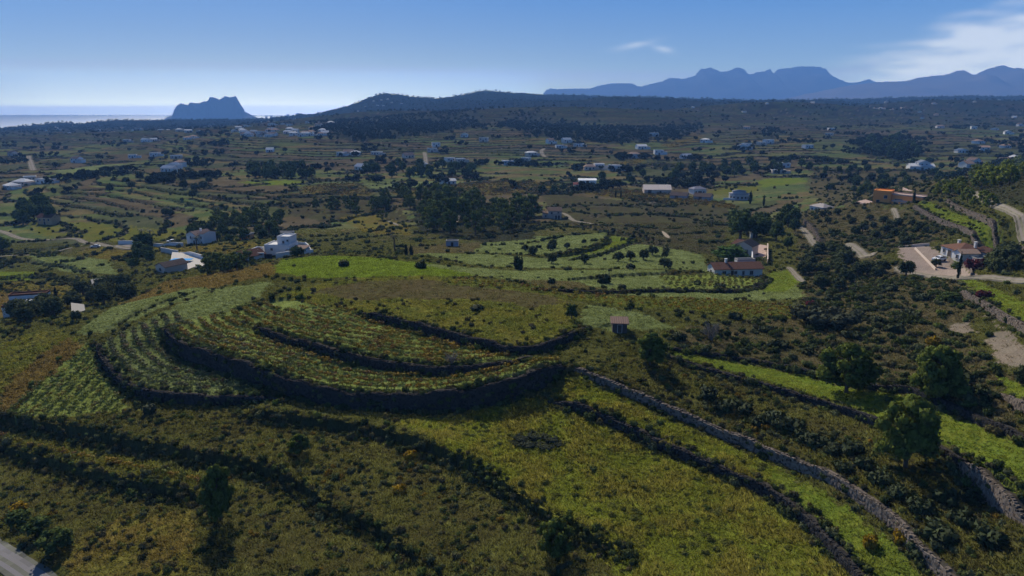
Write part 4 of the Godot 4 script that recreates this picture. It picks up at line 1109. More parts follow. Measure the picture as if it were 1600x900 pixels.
func tree(kind: String, at: Vector2, height: float, width: float, label: String, group: String, rng: RandomNumberGenerator) -> void:
	var shrub := kind in ["bush", "thicket", "redbush", "goldbush"]
	var key := "%s%d" % [kind, rng.randi_range(0, 2)]
	if not crowns.has(key):
		crowns[key] = [null, bush_mesh(hash(key) % 9999, 1700 if kind == "thicket" else 420, 17 if kind == "thicket" else 0)] if shrub else crown(kind, hash(key) % 9999)
	var called: String = TREE_CALLED[kind]
	var t := thing(called, label, {"cypress": "cypress", "palm": "palm", "bare": "shrub"}.get(kind, "bush" if shrub else "tree"), ground(at) - Vector3(0, 0.1, 0), rng.randf() * TAU, group)
	t.scale = Vector3(width, height, width)
	if shrub:
		t.scale = Vector3(width * 0.6, height * 1.15, width * 0.6)
	var leaf: StandardMaterial3D
	match kind:
		"bigpine": leaf = mat("pine_needles_lit", Color(.108, .135, .03), 0.85, 0.2, 0.42)
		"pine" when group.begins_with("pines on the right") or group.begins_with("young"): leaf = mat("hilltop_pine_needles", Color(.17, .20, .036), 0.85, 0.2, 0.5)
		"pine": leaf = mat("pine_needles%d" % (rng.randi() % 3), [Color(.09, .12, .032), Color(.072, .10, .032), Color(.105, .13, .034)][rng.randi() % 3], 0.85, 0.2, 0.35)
		"broad" when width > 12.0: leaf = mat("fig_leaves", Color(.07, .12, .035), 0.75, 0.2, 0.35)
		"broad": leaf = mat("broad_leaves%d" % (rng.randi() % 3), [Color(.07, .10, .03), Color(.085, .115, .034), Color(.058, .085, .03)][rng.randi() % 3], 0.75, 0.2, 0.35)
		"olive": leaf = mat("carob_leaves%d" % (rng.randi() % 3), [Color(.08, .095, .042), Color(.068, .082, .034), Color(.095, .105, .058)][rng.randi() % 3], 0.75, 0.2, 0.35)
		"cypress": leaf = mat("cypress_leaves", Color(.024, .036, .016), 0.85, 0.2, 0.1)
		"palm": leaf = mat("palm_fronds", Color(.05, .06, .025), 0.6, 0.4, 0.2)
		"bare": leaf = mat("dry_twigs", Color(.11, .10, .085), 0.9, 0.2)
		"redbush": leaf = mat("red_leaves", Color(.11, .035, .04), 0.8, 0.2, 0.2)
		"goldbush": leaf = mat("golden_leaves", Color(.26, .17, .018), 0.8, 0.2, 0.3)
		"thicket": leaf = mat("thicket_leaves", Color(.062, .07, .045), 0.8, 0.2, 0.2)
		_: leaf = mat("evergreen_leaves", Color(.036, .05, .018), 0.75, 0.25, 0.2)
	var wood := mat("bark", Color(.11, .085, .065) if kind != "bare" else Color(.2, .18, .165), 0.95, 0.2)
	if not shrub:
		obj("trunk", crowns[key][0], mat("grey_twigs", Color(.2, .185, .17), 0.95, 0.2) if kind == "bare" else wood, t)
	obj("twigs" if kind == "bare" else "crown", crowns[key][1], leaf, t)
	taken.append(Vector3(at.x, at.y, width * 0.5))


func plant_trees() -> void:
	var rng := RandomNumberGenerator.new()
	rng.seed = 3
	for t in TREES:
		tree(t[0], Vector2(t[1], t[2]), t[3], t[4], t[5], "", rng)
	for g in TREE_GROUPS:
		var p := pts(g[6])
		var b := Rect2(p[0], Vector2.ZERO)
		for q in p:
			b = b.expand(q)
		var done := []
		var tries := 0
		while done.size() < int(g[1]) and tries < 4000:
			tries += 1
			var q := Vector2(rng.randf_range(b.position.x, b.end.x), rng.randf_range(b.position.y, b.end.y))
			if not Geometry2D.is_point_in_polygon(q, p) or on_pad(q, 0.9):
				continue
			var h := rng.randf_range(g[2], g[3])
			var far := true
			for o: Vector3 in done:
				if Vector2(o.x, o.y).distance_to(q) < (o.z + h) * 0.24:
					far = false
			if far:
				done.append(Vector3(q.x, q.y, h))
				tree(g[0], q, h, h * rng.randf_range(0.75, 1.0) * (1.25 if g[0] == "olive" else 1.0), g[4], g[5], rng)


func on_pad(q: Vector2, k := 1.0) -> bool:
	for p: Vector4 in pads:
		if Vector2(p.x, p.z).distance_to(q) < p.w * k:
			return true
	return false


var road_pts := []

func on_road(q: Vector2) -> bool:
	for r: Vector3 in road_pts:
		if absf(r.x - q.x) < r.z and absf(r.y - q.y) < r.z and Vector2(r.x, r.y).distance_to(q) < r.z:
			return true
	return false


func spot(rng: RandomNumberGenerator, p: Vector3, sx: float, sy: float) -> Transform3D:
	return Transform3D(Basis(Vector3.UP, rng.randf() * TAU).scaled(Vector3(sx, sy, sx)), p)


func plant_bushes() -> void:
	var rng := RandomNumberGenerator.new()
	rng.seed = 8
	var list := []
	# along the walls and banks
	for w in WALLS:
		var p := smooth_line(pts(w[4]), 0.8)
		var z0 := -p[p.size() / 2].y
		for i in p.size():
			var share: float = w[2] * (1.25 if w[1] == 1 else 0.85) * (1.0 if z0 < 250.0 else 0.55)
			while share > 0.0:
				if rng.randf() < share:
					var d := (p[mini(i + 1, p.size() - 1)] - p[maxi(i - 1, 0)]).normalized()
					var up := Vector2(d.y, -d.x)
					var s := rng.randf_range(0.3, 0.72) * rng.randf_range(0.8, 1.4) * (1.0 if z0 < 250.0 else 1.25)
					var where := rng.randf()
					var q := p[i] + up * rng.randf_range(-1.3, 1.4) + d * rng.randf()
					var y := -999.0
					if z0 < 250.0:
						var hi := surf(p[i].x + up.x * 2.6, p[i].y + up.y * 2.6).x
						var lo := surf(p[i].x - up.x * 1.4, p[i].y - up.y * 1.4).x
						if where < 0.3:
							q = p[i] + up * rng.randf_range(-1.2, -0.5) + d * rng.randf()
							s *= 1.2
						elif where < 0.55:
							q = p[i] + up * rng.randf_range(-0.5, -0.25) + d * rng.randf()
							y = lerpf(lo, hi, rng.randf_range(0.15, 0.75))
							s *= 0.9
						else:
							q = p[i] + up * rng.randf_range(0.1, 1.5) + d * rng.randf()
							y = hi - 0.15
							s *= rng.randf_range(0.6, 1.15)
					list.append([q, s, s * rng.randf_range(0.9, 1.5), [0, 1, 1, 3, 2, 5, 8, 4][rng.randi() % 8], y])
				share -= 1.0
	# over the slopes
	for i in 68000:
		var zz := sqrt(lerpf(44.0 * 44.0, 250.0 * 250.0, rng.randf()))
		var q := Vector2(rng.randf_range(-1.08, 1.14) * zz, -zz)
		var k: Array = kind_list[kind_at(q.x, q.y)]
		var clump := n_mid.get_noise_2d(q.x * 2.5 + 500.0, q.y * 2.5)
		if rng.randf() > k[5] * (1.0 + clump * 2.2):
			continue
		if on_pad(q, 0.8) or on_road(q):
			continue
		var s := rng.randf_range(0.3, 0.85) * (1.0 + clump * 0.5)
		if k[0] == "maquis":
			s *= 1.2
		if k[0] == "scrub":
			s *= 0.72
		var tone: int = [0, 1, 1, 2, 3, 4, 5, 7, 8, 2][rng.randi() % 10]
		if k[0] == "scrub" and clump > 0.15 and rng.randf() < 0.12:
			tone = 6
		if k[0] == "maquis":
			tone = [0, 0, 1, 2, 3, 5, 5, 8][rng.randi() % 8]
		if k[0] in ["tall", "straw", "dry"]:
			tone = [7, 7, 9, 9, 9, 9, 3][rng.randi() % 7] if k[0] == "tall" else [7, 9, 4, 9, 4, 8][rng.randi() % 6]
			s *= 0.75
		list.append([q, s, s * rng.randf_range(0.8, 1.5) * (0.8 if k[0] == "tall" else 1.0), tone, -999.0])
	list.sort_custom(func(a, b): return a[0].y > b[0].y)
	var meshes := []
	for i in 5:
		meshes.append(bush_mesh(60 + i, 230))
	var leaf := mat("shrub_leaves", Color.WHITE, 0.85, 0.2, 0.42)
	var xf := [[], [], [], [], []]
	var cols := [[], [], [], [], []]
	var single := 0
	for b in list:
		var p := ground(b[0]) - Vector3(0, 0.08, 0)
		if b[4] > -900.0:
			p.y = b[4]
		var v := rng.randi() % 5
		var g := rng.randf_range(0.75, 1.25)
		var c: Color = BUSH_TONES[b[3]] * g
		if single < 285 and b[1] > 0.55 and absf(b[0].x) < 0.84 * -b[0].y and b[0].y < -54.0:
			single += 1
			var o := obj("scrub_bush", meshes[v], mat("shrub_leaves_%d" % b[3], BUSH_TONES[b[3]], 0.85, 0.2, 0.42))
			o.transform = spot(rng, p, b[1], b[2])
			var where := "left" if b[0].x < -20.0 else ("middle" if b[0].x < 16.0 else "right")
			tag(o, "%s bush in the near scrub on the %s of the slope" % [BUSH_WORDS[b[3]], where], "bush", "%s scrub bushes on the near %s slope" % [BUSH_WORDS[b[3]], where])
			continue
		xf[v].append(spot(rng, p, b[1], b[2]))
		cols[v].append(c)
	for i in 5:
		many("scrub", meshes[i], leaf, xf[i], cols[i], "low mixed scrub over the slopes and along the terrace walls")
	# beyond: terrace edges and rough ground
	var low := []
	for i in 3:
		low.append(bush_mesh(90 + i, 70))
	xf = [[], [], []]
	cols = [[], [], []]
	for i in 90000:
		var zz := exp(lerpf(log(235.0), log(1700.0), rng.randf()))
		var q := Vector2(rng.randf_range(-0.92, 0.92) * zz, -zz)
		var s := surf(q.x, q.y)
		var k: Array = kind_list[kind_at(q.x, q.y)]
		var clump := n_mid.get_noise_2d(q.x * 0.8 + 500.0, q.y * 0.8)
		var chance: float = lerpf(0.8, 0.3, smoothstep(500.0, 900.0, zz)) * s.y + k[5] * (0.35 if k[0] != "slope" else 0.09) * (1.0 - smoothstep(450.0, 700.0, zz)) * (1.0 + clump * 2.5)
		if rng.randf() > chance or on_pad(q, 0.8) or on_road(q):
			continue
		var r := rng.randf_range(0.5, 1.3) * (1.0 + zz * 0.0006)
		var v := rng.randi() % 3
		xf[v].append(spot(rng, Vector3(q.x, s.x - 0.1, q.y), r * lerpf(1.1, 1.7, smoothstep(500.0, 900.0, zz)), r * rng.randf_range(0.9, 1.6) * lerpf(1.0, 0.6, smoothstep(500.0, 900.0, zz))))
		cols[v].append(BUSH_TONES[[0, 0, 1, 2, 3, 5, 5, 8][rng.randi() % 8]] * rng.randf_range(0.75, 1.25))
	for i in 3:
		many("terrace_scrub", low[i], leaf, xf[i], cols[i], "scrub along the terrace edges across the valley")
	# woodland and scattered trees far off
	var far_mesh := []
	for i in 4:
		var r2 := RandomNumberGenerator.new()
		r2.seed = 40 + i
		var mb := MB.new()
		for j in 5:
			var a := TAU * j / 5.0
			var c := Vector3(cos(a) * 0.25, r2.randf_range(0.35, 0.72), sin(a) * 0.25)
			mb.leaves(r2, c, Vector3(.26, .24, .26), 16, 0.2, 0.65, 1.35)
			mb.blob(r2, c, Vector3(.22, .2, .22), Color(.8, .8, .8), 3, 5)
		mb.tube(Vector3(0, -0.1, 0), Vector3(0, 0.4, 0), 0.04, 0.03, 4)
		far_mesh.append(mb.mesh())
	xf = [[], [], [], []]
	cols = [[], [], [], []]
	for i in 75000:
		var zz := exp(lerpf(log(480.0), log(4300.0), rng.randf()))
		var q := Vector2(rng.randf_range(-0.92, 0.92) * zz, -zz)
		var edge := zz * 0.035
		var k: Array = kind_list[kind_at(q.x + n_wide.get_noise_2d(q.x * 3.0, q.y * 3.0) * edge, q.y + n_wide.get_noise_2d(q.x * 3.0 + 99.0, q.y * 3.0) * edge * 2.0)]
		var clump := n_wide.get_noise_2d(q.x * 1.3 + 700.0, q.y * 1.3)
		var chance := 0.004 + maxf(0.0, clump - 0.26) * 3.2 + smoothstep(1500.0, 2500.0, zz) * 0.5
		if k[0] == "forest":
			chance = 0.75
		elif k[0] != "slope":
			chance *= 0.12
		if rng.randf() > chance or on_pad(q, 1.0) or on_road(q):
			continue
		var s := surf(q.x, q.y)
		if s.x < 1.0:
			continue
		var h := rng.randf_range(3.0, 7.0) * (1.0 + smoothstep(1500.0, 3500.0, zz) * 0.35)
		var v := rng.randi() % 4
		xf[v].append(spot(rng, Vector3(q.x, s.x - 0.2, q.y), h * rng.randf_range(0.8, 1.2), h))
		cols[v].append([Color(.026, .035, .016), Color(.032, .043, .018), Color(.021, .03, .015), Color(.037, .044, .021)][rng.randi() % 4] * rng.randf_range(0.8, 1.2))
	for i in 4:
		many("far_woodland", far_mesh[i], leaf, xf[i], cols[i], "woods and scattered trees over the far hills")


func plant_grass() -> void:
	var rng := RandomNumberGenerator.new()
	rng.seed = 12
	var meshes := [tuft_mesh(1, 26, 0.55), tuft_mesh(2, 26, 0.7), tuft_mesh(3, 20, 0.45)]
	var xf := [[], [], []]
	var cols := [[], [], []]
	for i in 250000:
		var zz := sqrt(lerpf(46.0 * 46.0, 330.0 * 330.0, pow(rng.randf(), 1.7)))
		var q := Vector2(rng.randf_range(-1.0, 1.08) * zz, -zz)
		var k: Array = kind_list[kind_at(q.x + n_fine.get_noise_2d(q.x, q.y), q.y)]
		if rng.randf() > k[3]:
			continue
		if on_road(q) or on_pad(q, 0.85):
			continue
		var s := surf(q.x, q.y)
		var a := n_mid.get_noise_2d(q.x * 3.0, q.y * 3.0)
		var c: Color = (k[1] as Color).lerp(k[2], clampf(0.5 + a * 1.5 + rng.randfn() * 0.25, 0, 1)) * rng.randf_range(0.8, 1.35)
		var v := rng.randi() % 3
		var h: float = k[4] * rng.randf_range(0.6, 1.3) * (1.0 + a * 0.8)
		xf[v].append(spot(rng, Vector3(q.x, s.x - 0.03, q.y), rng.randf_range(0.55, 1.0) * (0.6 + k[4]) * (1.0 + zz * 0.002), h))
		cols[v].append(c)
	var m := mat("grass_blades", Color.WHITE, 0.8, 0.2, 0.5)
	for i in 3:
		many("grass", meshes[i], m, xf[i], cols[i], "grass and weeds over the fields and slopes")


func plant_vines() -> void:
	var rng := RandomNumberGenerator.new()
	rng.seed = 31
	var list := []
	# rows that follow the curved walls of the hill
	for row in [[1, 9], [2, 11], [0, 7]]:
		var p := smooth_line(pts(WALLS[row[0]][4]), 1.0)
		for k in row[1]:
			for i in p.size():
				var d := (p[mini(i + 1, p.size() - 1)] - p[maxi(i - 1, 0)]).normalized()
				var q: Vector2 = p[i] + Vector2(d.y, -d.x) * (2.2 + k * 2.15)
				var kind: String = kind_list[kind_at(q.x, q.y)][0]
				if kind == "vine" or (row[0] == 0 and kind == "dull"):
					list.append([q, 0 if row[0] else 2])
	# straight rows
	for f in [["vinegreen", Vector2(-87.3, -112.5), Vector2(-88.0, -134.3), 2.4, 1.0, 1], ["vineyellow", Vector2(-88.7, -107.7), Vector2(-43.9, -85.4), 2.6, 1.3, 0], ["vineback", Vector2(-14.4, -148.8), Vector2(61.8, -143.3), 2.4, 1.5, 0], ["vinegreen", Vector2(39.6, -170.4), Vector2(66.4, -180.4), 2.6, 2.0, 1]]:
		var a: Vector2 = f[1]
		var d: Vector2 = (f[2] - a).normalized()
		var s := Vector2(-d.y, d.x)
		for r in range(-22, 23):
			for i in range(-20, 75):
				var q: Vector2 = a + d * (i * f[4]) + s * (r * f[3])
				if kind_list[kind_at(q.x, q.y)][0] == f[0]:
					list.append([q, f[5]])
	var keep := []
	var cells := {}
	for v in list:
		var q: Vector2 = v[0] + Vector2(rng.randfn(), rng.randfn()) * 0.12
		var key := Vector2i(floori(q.x / 0.85), floori(q.y / 0.85))
		if cells.has(key) or rng.randf() < 0.06 or absf(surf(q.x, q.y).z) < 1.3 or on_pad(q) or on_road(q):
			continue
		cells[key] = true
		keep.append([q, v[1]])
	keep.sort_custom(func(a, b): return a[0].y > b[0].y)
	var tones := [[Color(.27, .18, .018), Color(.20, .165, .02), Color(.12, .14, .022), Color(.18, .10, .022)], [Color(.13, .15, .024), Color(.10, .13, .026), Color(.18, .155, .02), Color(.15, .12, .025)], [Color(.10, .12, .05), Color(.085, .10, .04), Color(.11, .10, .045), Color(.13, .09, .045)]]
	var words := [["golden", "olive yellow", "green", "rust coloured"], ["green", "dark green", "yellow green", "brownish"], ["pale green", "dull green", "grey brown", "rusty"]]
	var meshes := [vine_mesh(71), vine_mesh(72), vine_mesh(73)]
	var wood := mat("vine_wood", Color(.07, .05, .04), 0.95, 0.2)
	var xf := [[], [], []]
	var cols := [[], [], []]
	var count := 0
	for v in keep:
		var p := ground(v[0])
		var m := rng.randi() % 3
		var pick: int = [0, 0, 1, 1, 2, 3][rng.randi() % 6]
		var c: Color = tones[v[1]][pick]
		var s := rng.randf_range(0.7, 1.05)
		if count < 290:
			count += 1
			var where: String = "lower left plot" if kind_list[kind_at(v[0].x, v[0].y)][0] == "vineyellow" else ("straight rows at the left" if v[1] == 1 else ("outer terrace of the hill" if v[1] == 2 else "curved rows on the hill"))
			var t := thing("grape_vine", "%s leaved vine in the %s" % [words[v[1]][pick], where], "grape vine", p, rng.randf() * TAU, "%s vines of the %s" % [words[v[1]][pick], where])
			t.scale = Vector3(s, s, s)
			obj("stem", meshes[m][0], wood, t)
			obj("leaves", meshes[m][1], mat("vine_leaves_%d_%d" % [v[1], pick], c, 0.75, 0.25, 0.35), t)
		else:
			xf[m].append(spot(rng, p, s, s))
			cols[m].append(c * rng.randf_range(0.8, 1.2))
	for i in 3:
		many("vine_rows", meshes[i][1], mat("vine_leaves", Color.WHITE, 0.75, 0.25, 0.35), xf[i], cols[i], "vines in the rows further up the hill and behind it")
	# yellow vine plots of the valley
	xf = [[], [], []]
	cols = [[], [], []]
	for i in 60000:
		var zz := exp(lerpf(log(330.0), log(900.0), rng.randf()))
		var q := Vector2(rng.randf_range(-0.5, 0.5) * zz, -zz)
		if kind_list[kind_at(q.x, q.y)][0] == "yellowvine" and posmod(floori(q.y * 0.3 + q.x * 0.03), 2) == 0:
			var s := rng.randf_range(1.1, 1.8)
			xf[i % 3].append(spot(rng, ground(q), s, s * 0.8))
			cols[i % 3].append(tones[0][rng.randi() % 4] * 0.6 * rng.randf_range(0.8, 1.2))
	for i in 3:
		many("far_vineyard", meshes[i][1], mat("vine_leaves", Color.WHITE, 0.75, 0.25, 0.35), xf[i], cols[i], "yellowing vineyard plots in the middle of the valley")


# ---------------------------------------------------------------- buildings
const PAD_LIST := [
	[Vector2(69.4, -202.9), 8.5], [Vector2(81.7, -237.0), 7.0], [Vector2(127.8, -197.1), 15.5], [Vector2(-146.4, -309.3), 8.0], [Vector2(-88.1, -245.4), 13.0], [Vector2(-98.2, -239.2), 6.5], [Vector2(-77.5, -244.0), 7.0], [Vector2(-146.2, -194.1), 7.5],
	[Vector2(-122.7, -246.5), 13.0], [Vector2(22.0, -353.9), 7.0], [Vector2(176.0, -312.7), 11.0], [Vector2(168.8, -319.6), 7.0], [Vector2(189.0, -317.7), 8.0], [Vector2(160.5, -359.5), 7.0], [Vector2(363.6, -613.3), 12.0], [Vector2(425.2, -634.3), 12.0], [Vector2(100.6, -473.9), 14.0], [Vector2(129.5, -471.1), 8.0], [Vector2(144.0, -427.9), 9.0],
	[Vector2(19.7, -119.3), 2.6], [Vector2(-105.2, -309.4), 6.0], [Vector2(-23.4, -261.3), 4.0], [Vector2(59.0, -536.9), 9.0], [Vector2(108.1, -444.0), 8.0], [Vector2(119.9, -432.0), 7.0], [Vector2(-139.1, -223.5), 3.0], [Vector2(-115.5, -176.1), 5.0], [Vector2(-273.6, -396.5), 6.0], [Vector2(-175.6, -306.5), 5.0],
]

func wall_box(mb: MB, w: float, d: float, h: float, gable_x: float, gable_z: float) -> void:
	## a house body with its front edge on z 0, from 1.2 m under the ground to the eaves, with gables
	var x := w * 0.5
	var lo := -1.2
	mb.quad(Vector3(-x, lo, 0), Vector3(x, lo, 0), Vector3(x, h, 0), Vector3(-x, h, 0), Vector3.BACK)
	mb.quad(Vector3(-x, lo, -d), Vector3(x, lo, -d), Vector3(x, h, -d), Vector3(-x, h, -d), Vector3.FORWARD)
	mb.quad(Vector3(-x, lo, 0), Vector3(-x, lo, -d), Vector3(-x, h, -d), Vector3(-x, h, 0), Vector3.LEFT)
	mb.quad(Vector3(x, lo, 0), Vector3(x, lo, -d), Vector3(x, h, -d), Vector3(x, h, 0), Vector3.RIGHT)
	mb.quad(Vector3(-x, h, 0), Vector3(x, h, 0), Vector3(x, h, -d), Vector3(-x, h, -d), Vector3.UP)
	for s in [-1.0, 1.0]:
		if gable_x > 0.0:
			mb.flat(Vector3(s * x, h, 0), Vector3(s * x, h, -d), Vector3(s * x, h + gable_x, -d * 0.5), Vector3(s, 0, 0), Color.WHITE)
		if gable_z > 0.0:
			mb.flat(Vector3(-x, h, -d * (0.5 - s * 0.5)), Vector3(x, h, -d * (0.5 - s * 0.5)), Vector3(0, h + gable_z, -d * (0.5 - s * 0.5)), Vector3(0, 0, s), Color.WHITE)


func slab(mb: MB, a: Vector3, b: Vector3, c: Vector3, d: Vector3, thick: float) -> void:
	## a roof plane with thickness, tile ribs running from the eaves a b up to the ridge d c
	var n := (b - a).cross(d - a).normalized()
	if n.y < 0.0:
		n = -n
	var t := n * thick
	mb.quad(a + t, b + t, c + t, d + t, n)
	mb.quad(a, b, c, d, -n)
	mb.quad(a, b, b + t, a + t, a - d)
	mb.quad(c, d, d + t, c + t, d - a)
	mb.quad(a, d, d + t, a + t, a - b)
	mb.quad(b, c, c + t, b + t, b - a)
	var ribs := mini(int(a.distance_to(b) / 0.4), 60)
	for i in ribs:
		var f := (i + 0.5) / ribs
		var p := a.lerp(b, f) + t
		var q := d.lerp(c, f) + t
		var e := (b - a).normalized() * 0.1
		var g := 0.8 + 0.4 * fposmod(sin(i * 12.9898 + a.x) * 43758.5, 1.0)
		var col := Color(g, g, g)
		mb.quad(p - e, p + n * 0.08, q + n * 0.08, q - e, n - e, col)
		mb.quad(p + e, p + n * 0.08, q + n * 0.08, q + e, n + e, col)


func roof_mesh(kind: String, w: float, d: float, h: float, rise: float) -> ArrayMesh:
	var mb := MB.new()
	var x := w * 0.5 + 0.35
	var o := 0.4
	match kind:
		"gable_x":
			var dip := rise * o / (d * 0.5)
			slab(mb, Vector3(-x, h - dip, o), Vector3(x, h - dip, o), Vector3(x, h + rise, -d * 0.5), Vector3(-x, h + rise, -d * 0.5), 0.16)
			slab(mb, Vector3(-x, h - dip, -d - o), Vector3(x, h - dip, -d - o), Vector3(x, h + rise, -d * 0.5), Vector3(-x, h + rise, -d * 0.5), 0.16)
		"gable_z":
			var dip2 := rise * 0.35 / (w * 0.5)
			slab(mb, Vector3(-x, h - dip2, -d - o), Vector3(-x, h - dip2, o), Vector3(0, h + rise, o), Vector3(0, h + rise, -d - o), 0.16)
			slab(mb, Vector3(x, h - dip2, -d - o), Vector3(x, h - dip2, o), Vector3(0, h + rise, o), Vector3(0, h + rise, -d - o), 0.16)
		"shed":
			slab(mb, Vector3(-x, h + 0.02, o), Vector3(x, h + 0.02, o), Vector3(x, h + rise, -d - 0.2), Vector3(-x, h + rise, -d - 0.2), 0.16)
			mb.quad(Vector3(-x + 0.4, h, -d), Vector3(x - 0.4, h, -d), Vector3(x - 0.4, h + rise, -d), Vector3(-x + 0.4, h + rise, -d), Vector3.FORWARD)
			for s in [-1.0, 1.0]:
				mb.flat(Vector3(s * (x - 0.37), h, 0), Vector3(s * (x - 0.37), h, -d), Vector3(s * (x - 0.37), h + rise, -d), Vector3(s, 0, 0), Color.WHITE)
		"hip":
			var r := maxf(x - d * 0.5, 0.3)
			var e := [Vector3(-x, h, o), Vector3(x, h, o), Vector3(x, h, -d - o), Vector3(-x, h, -d - o)]
			var p := Vector3(-r, h + rise, -d * 0.5)
			var q := Vector3(r, h + rise, -d * 0.5)
			mb.quad(e[0], e[1], q, p, Vector3(0, 1, 1))
			mb.quad(e[2], e[3], p, q, Vector3(0, 1, -1))
			mb.flat(e[3], e[0], p, Vector3(-1, 1, 0), Color.WHITE)
			mb.flat(e[1], e[2], q, Vector3(1, 1, 0), Color.WHITE)
			mb.box(Vector3(0, h - 0.08, -d * 0.5), Vector3(x * 2.0, 0.14, d + o * 2.0))
		"flat":
			mb.box(Vector3(0, h + 0.06, -d * 0.5), Vector3(w + 0.12, 0.12, d + 0.12))
			for s in [-1.0, 1.0]:
				mb.box(Vector3(s * (w * 0.5 - 0.08), h + 0.32, -d * 0.5), Vector3(0.2, 0.4, d + 0.1))
				mb.box(Vector3(0, h + 0.32, -d * 0.5 + s * (d * 0.5 - 0.08)), Vector3(w - 0.25, 0.4, 0.2))
	return mb.mesh()


func window(at: Vector3, w: float, h: float, parent: Node, door := false, side := 0.0) -> void:
	## a dark pane or door leaf in a raised frame, on the wall at this place; side turns it to a flank
	var f := MB.new()
	for s in [-1.0, 1.0]:
		f.box(Vector3(s * (w * 0.5 + 0.05), 0, 0.03), Vector3(0.1, h + 0.2, 0.1))
		f.box(Vector3(0, s * (h * 0.5 + 0.05), 0.03), Vector3(w, 0.1, 0.1))
	if not door:
		f.box(Vector3(0, 0, 0.02), Vector3(0.05, h, 0.05))
		f.box(Vector3(0, -h * 0.5 - 0.12, 0.08), Vector3(w + 0.3, 0.07, 0.2))
	var p := MB.new()
	p.box(Vector3(0, 0, 0.0), Vector3(w, h, 0.04))
	var o := obj("door" if door else "window", p.mesh(), mat("dark_wood", Color(.06, .045, .035), 0.6, 0.4) if door else mat("window_glass", Color(.02, .025, .035), 0.15, 0.5), parent)
	o.position = at
	o.rotation.y = side
	obj("frame", f.mesh(), mat("window_frame", Color(.35, .33, .31), 0.7, 0.3), o)


func chimney(at: Vector3, parent: Node) -> void:
	var mb := MB.new()
	mb.box(at + Vector3(0, 0.3, 0), Vector3(0.6, 1.6, 0.6))
	mb.box(at + Vector3(0, 1.16, 0), Vector3(0.8, 0.12, 0.8))
	obj("chimney", mb.mesh(), mat("stucco", Color(.72, .71, .70)), parent)


func wing(t: Node3D, off: Vector3, w: float, d: float, h: float, roof: String, rise: float, wallm: Material, roofm: Material, wins := [], turn := 0.0) -> void:
	## one volume of a house with its roof; wins are [x share, y, width, height, flags: d door, l left flank, r right flank]
	var mb := MB.new()
	wall_box(mb, w, d, h, rise if roof == "gable_x" else 0.0, rise if roof == "gable_z" else 0.0)
	var b := obj("wall", mb.mesh(), wallm, t)
	b.position = off
	b.rotation.y = turn
	var r := obj("roof", roof_mesh(roof, w, d, h, rise), roofm, t)
	r.position = off
	r.rotation.y = turn
	for n in wins:
		var flag: String = n[4] if n.size() > 4 else ""
		if "l" in flag:
			window(off + Vector3(-w * 0.5 - 0.02, n[1], -d * n[0]).rotated(Vector3.UP, turn), n[2], n[3], t, "d" in flag, -PI * 0.5 + turn)
		elif "r" in flag:
			window(off + Vector3(w * 0.5 + 0.02, n[1], -d * n[0]).rotated(Vector3.UP, turn), n[2], n[3], t, "d" in flag, PI * 0.5 + turn)
		else:
			window(off + Vector3(w * (n[0] - 0.5), n[1], 0.02).rotated(Vector3.UP, turn), n[2], n[3], t, "d" in flag, turn)


func house(called: String, label: String, a: Vector2, b: Vector2, category := "house", group := "") -> Node3D:
	var m := (a + b) * 0.5
	var d := b - a
	var y := minf(ground(a).y, minf(ground(b).y, ground(m).y))
	return thing(called, label, category, Vector3(m.x, y, m.y), atan2(-d.y, d.x), group)


func garden_wall(label: String, line: Array, h: float, m: Material) -> void:
	var p := PackedVector2Array(line)
	var q := PackedVector2Array()
	for i in p.size() - 1:
		var k := maxi(1, int(p[i].distance_to(p[i + 1]) / 2.0))
		for j in k:
			q.append(p[i].lerp(p[i + 1], float(j) / k))
	q.append(p[p.size() - 1])
	var mid := ground(q[q.size() / 2])
	var mb := MB.new()
	var cap := MB.new()
	for i in q.size() - 1:
		var u := ground(q[i]) - mid
		var v := ground(q[i + 1]) - mid
		var side := Vector3(v.z - u.z, 0, u.x - v.x).normalized() * 0.12
		var top := Vector3(0, h, 0)
		var low := Vector3(0, -0.6, 0)
		for s in [-1.0, 1.0]:
			mb.quad(u + side * s + low, v + side * s + low, v + side * s + top, u + side * s + top, side * s)
			if i == 0:
				mb.quad(u - side + low, u + side + low, u + side + top, u - side + top, u - v)
			if i == q.size() - 2:
				mb.quad(v - side + low, v + side + low, v + side + top, v - side + top, v - u)
		var k := side * 1.4
		var c := Vector3(0, 0.07, 0)
		cap.quad(u - k + top + c, u + k + top + c, v + k + top + c, v - k + top + c, Vector3.UP)
		for s in [-1.0, 1.0]:
			cap.quad(u + k * s + top, v + k * s + top, v + k * s + top + c, u + k * s + top + c, side * s)
	var t := thing("garden_wall", label, "wall", mid)
	obj("wall", mb.mesh(), m, t)
	obj("coping", cap.mesh(), m, t)


func terrace_slab(called: String, line: Array, lift: float, m: Material) -> void:
	## paving with a kerb edge; part of the setting
	var p := PackedVector2Array(line)
	var y := lift
	for q in p:
		y += ground(q).y / p.size()
	var mb := MB.new()
	var idx := Geometry2D.triangulate_polygon(p)
	for i in range(0, idx.size(), 3):
		mb.flat(Vector3(p[idx[i]].x, y, p[idx[i]].y), Vector3(p[idx[i + 1]].x, y, p[idx[i + 1]].y), Vector3(p[idx[i + 2]].x, y, p[idx[i + 2]].y), Vector3.UP, Color.WHITE)
	var c := Vector2.ZERO
	for q in p:
		c += q / p.size()
	for i in p.size():
		var u := p[i]
		var v := p[(i + 1) % p.size()]
		var o := (u + v) * 0.5 - c
		mb.quad(Vector3(u.x, y, u.y), Vector3(v.x, y, v.y), Vector3(v.x, y - 2.5, v.y), Vector3(u.x, y - 2.5, u.y), Vector3(o.x, 0, o.y))
	tag(obj(called, mb.mesh(), m), "", "", "", "structure")


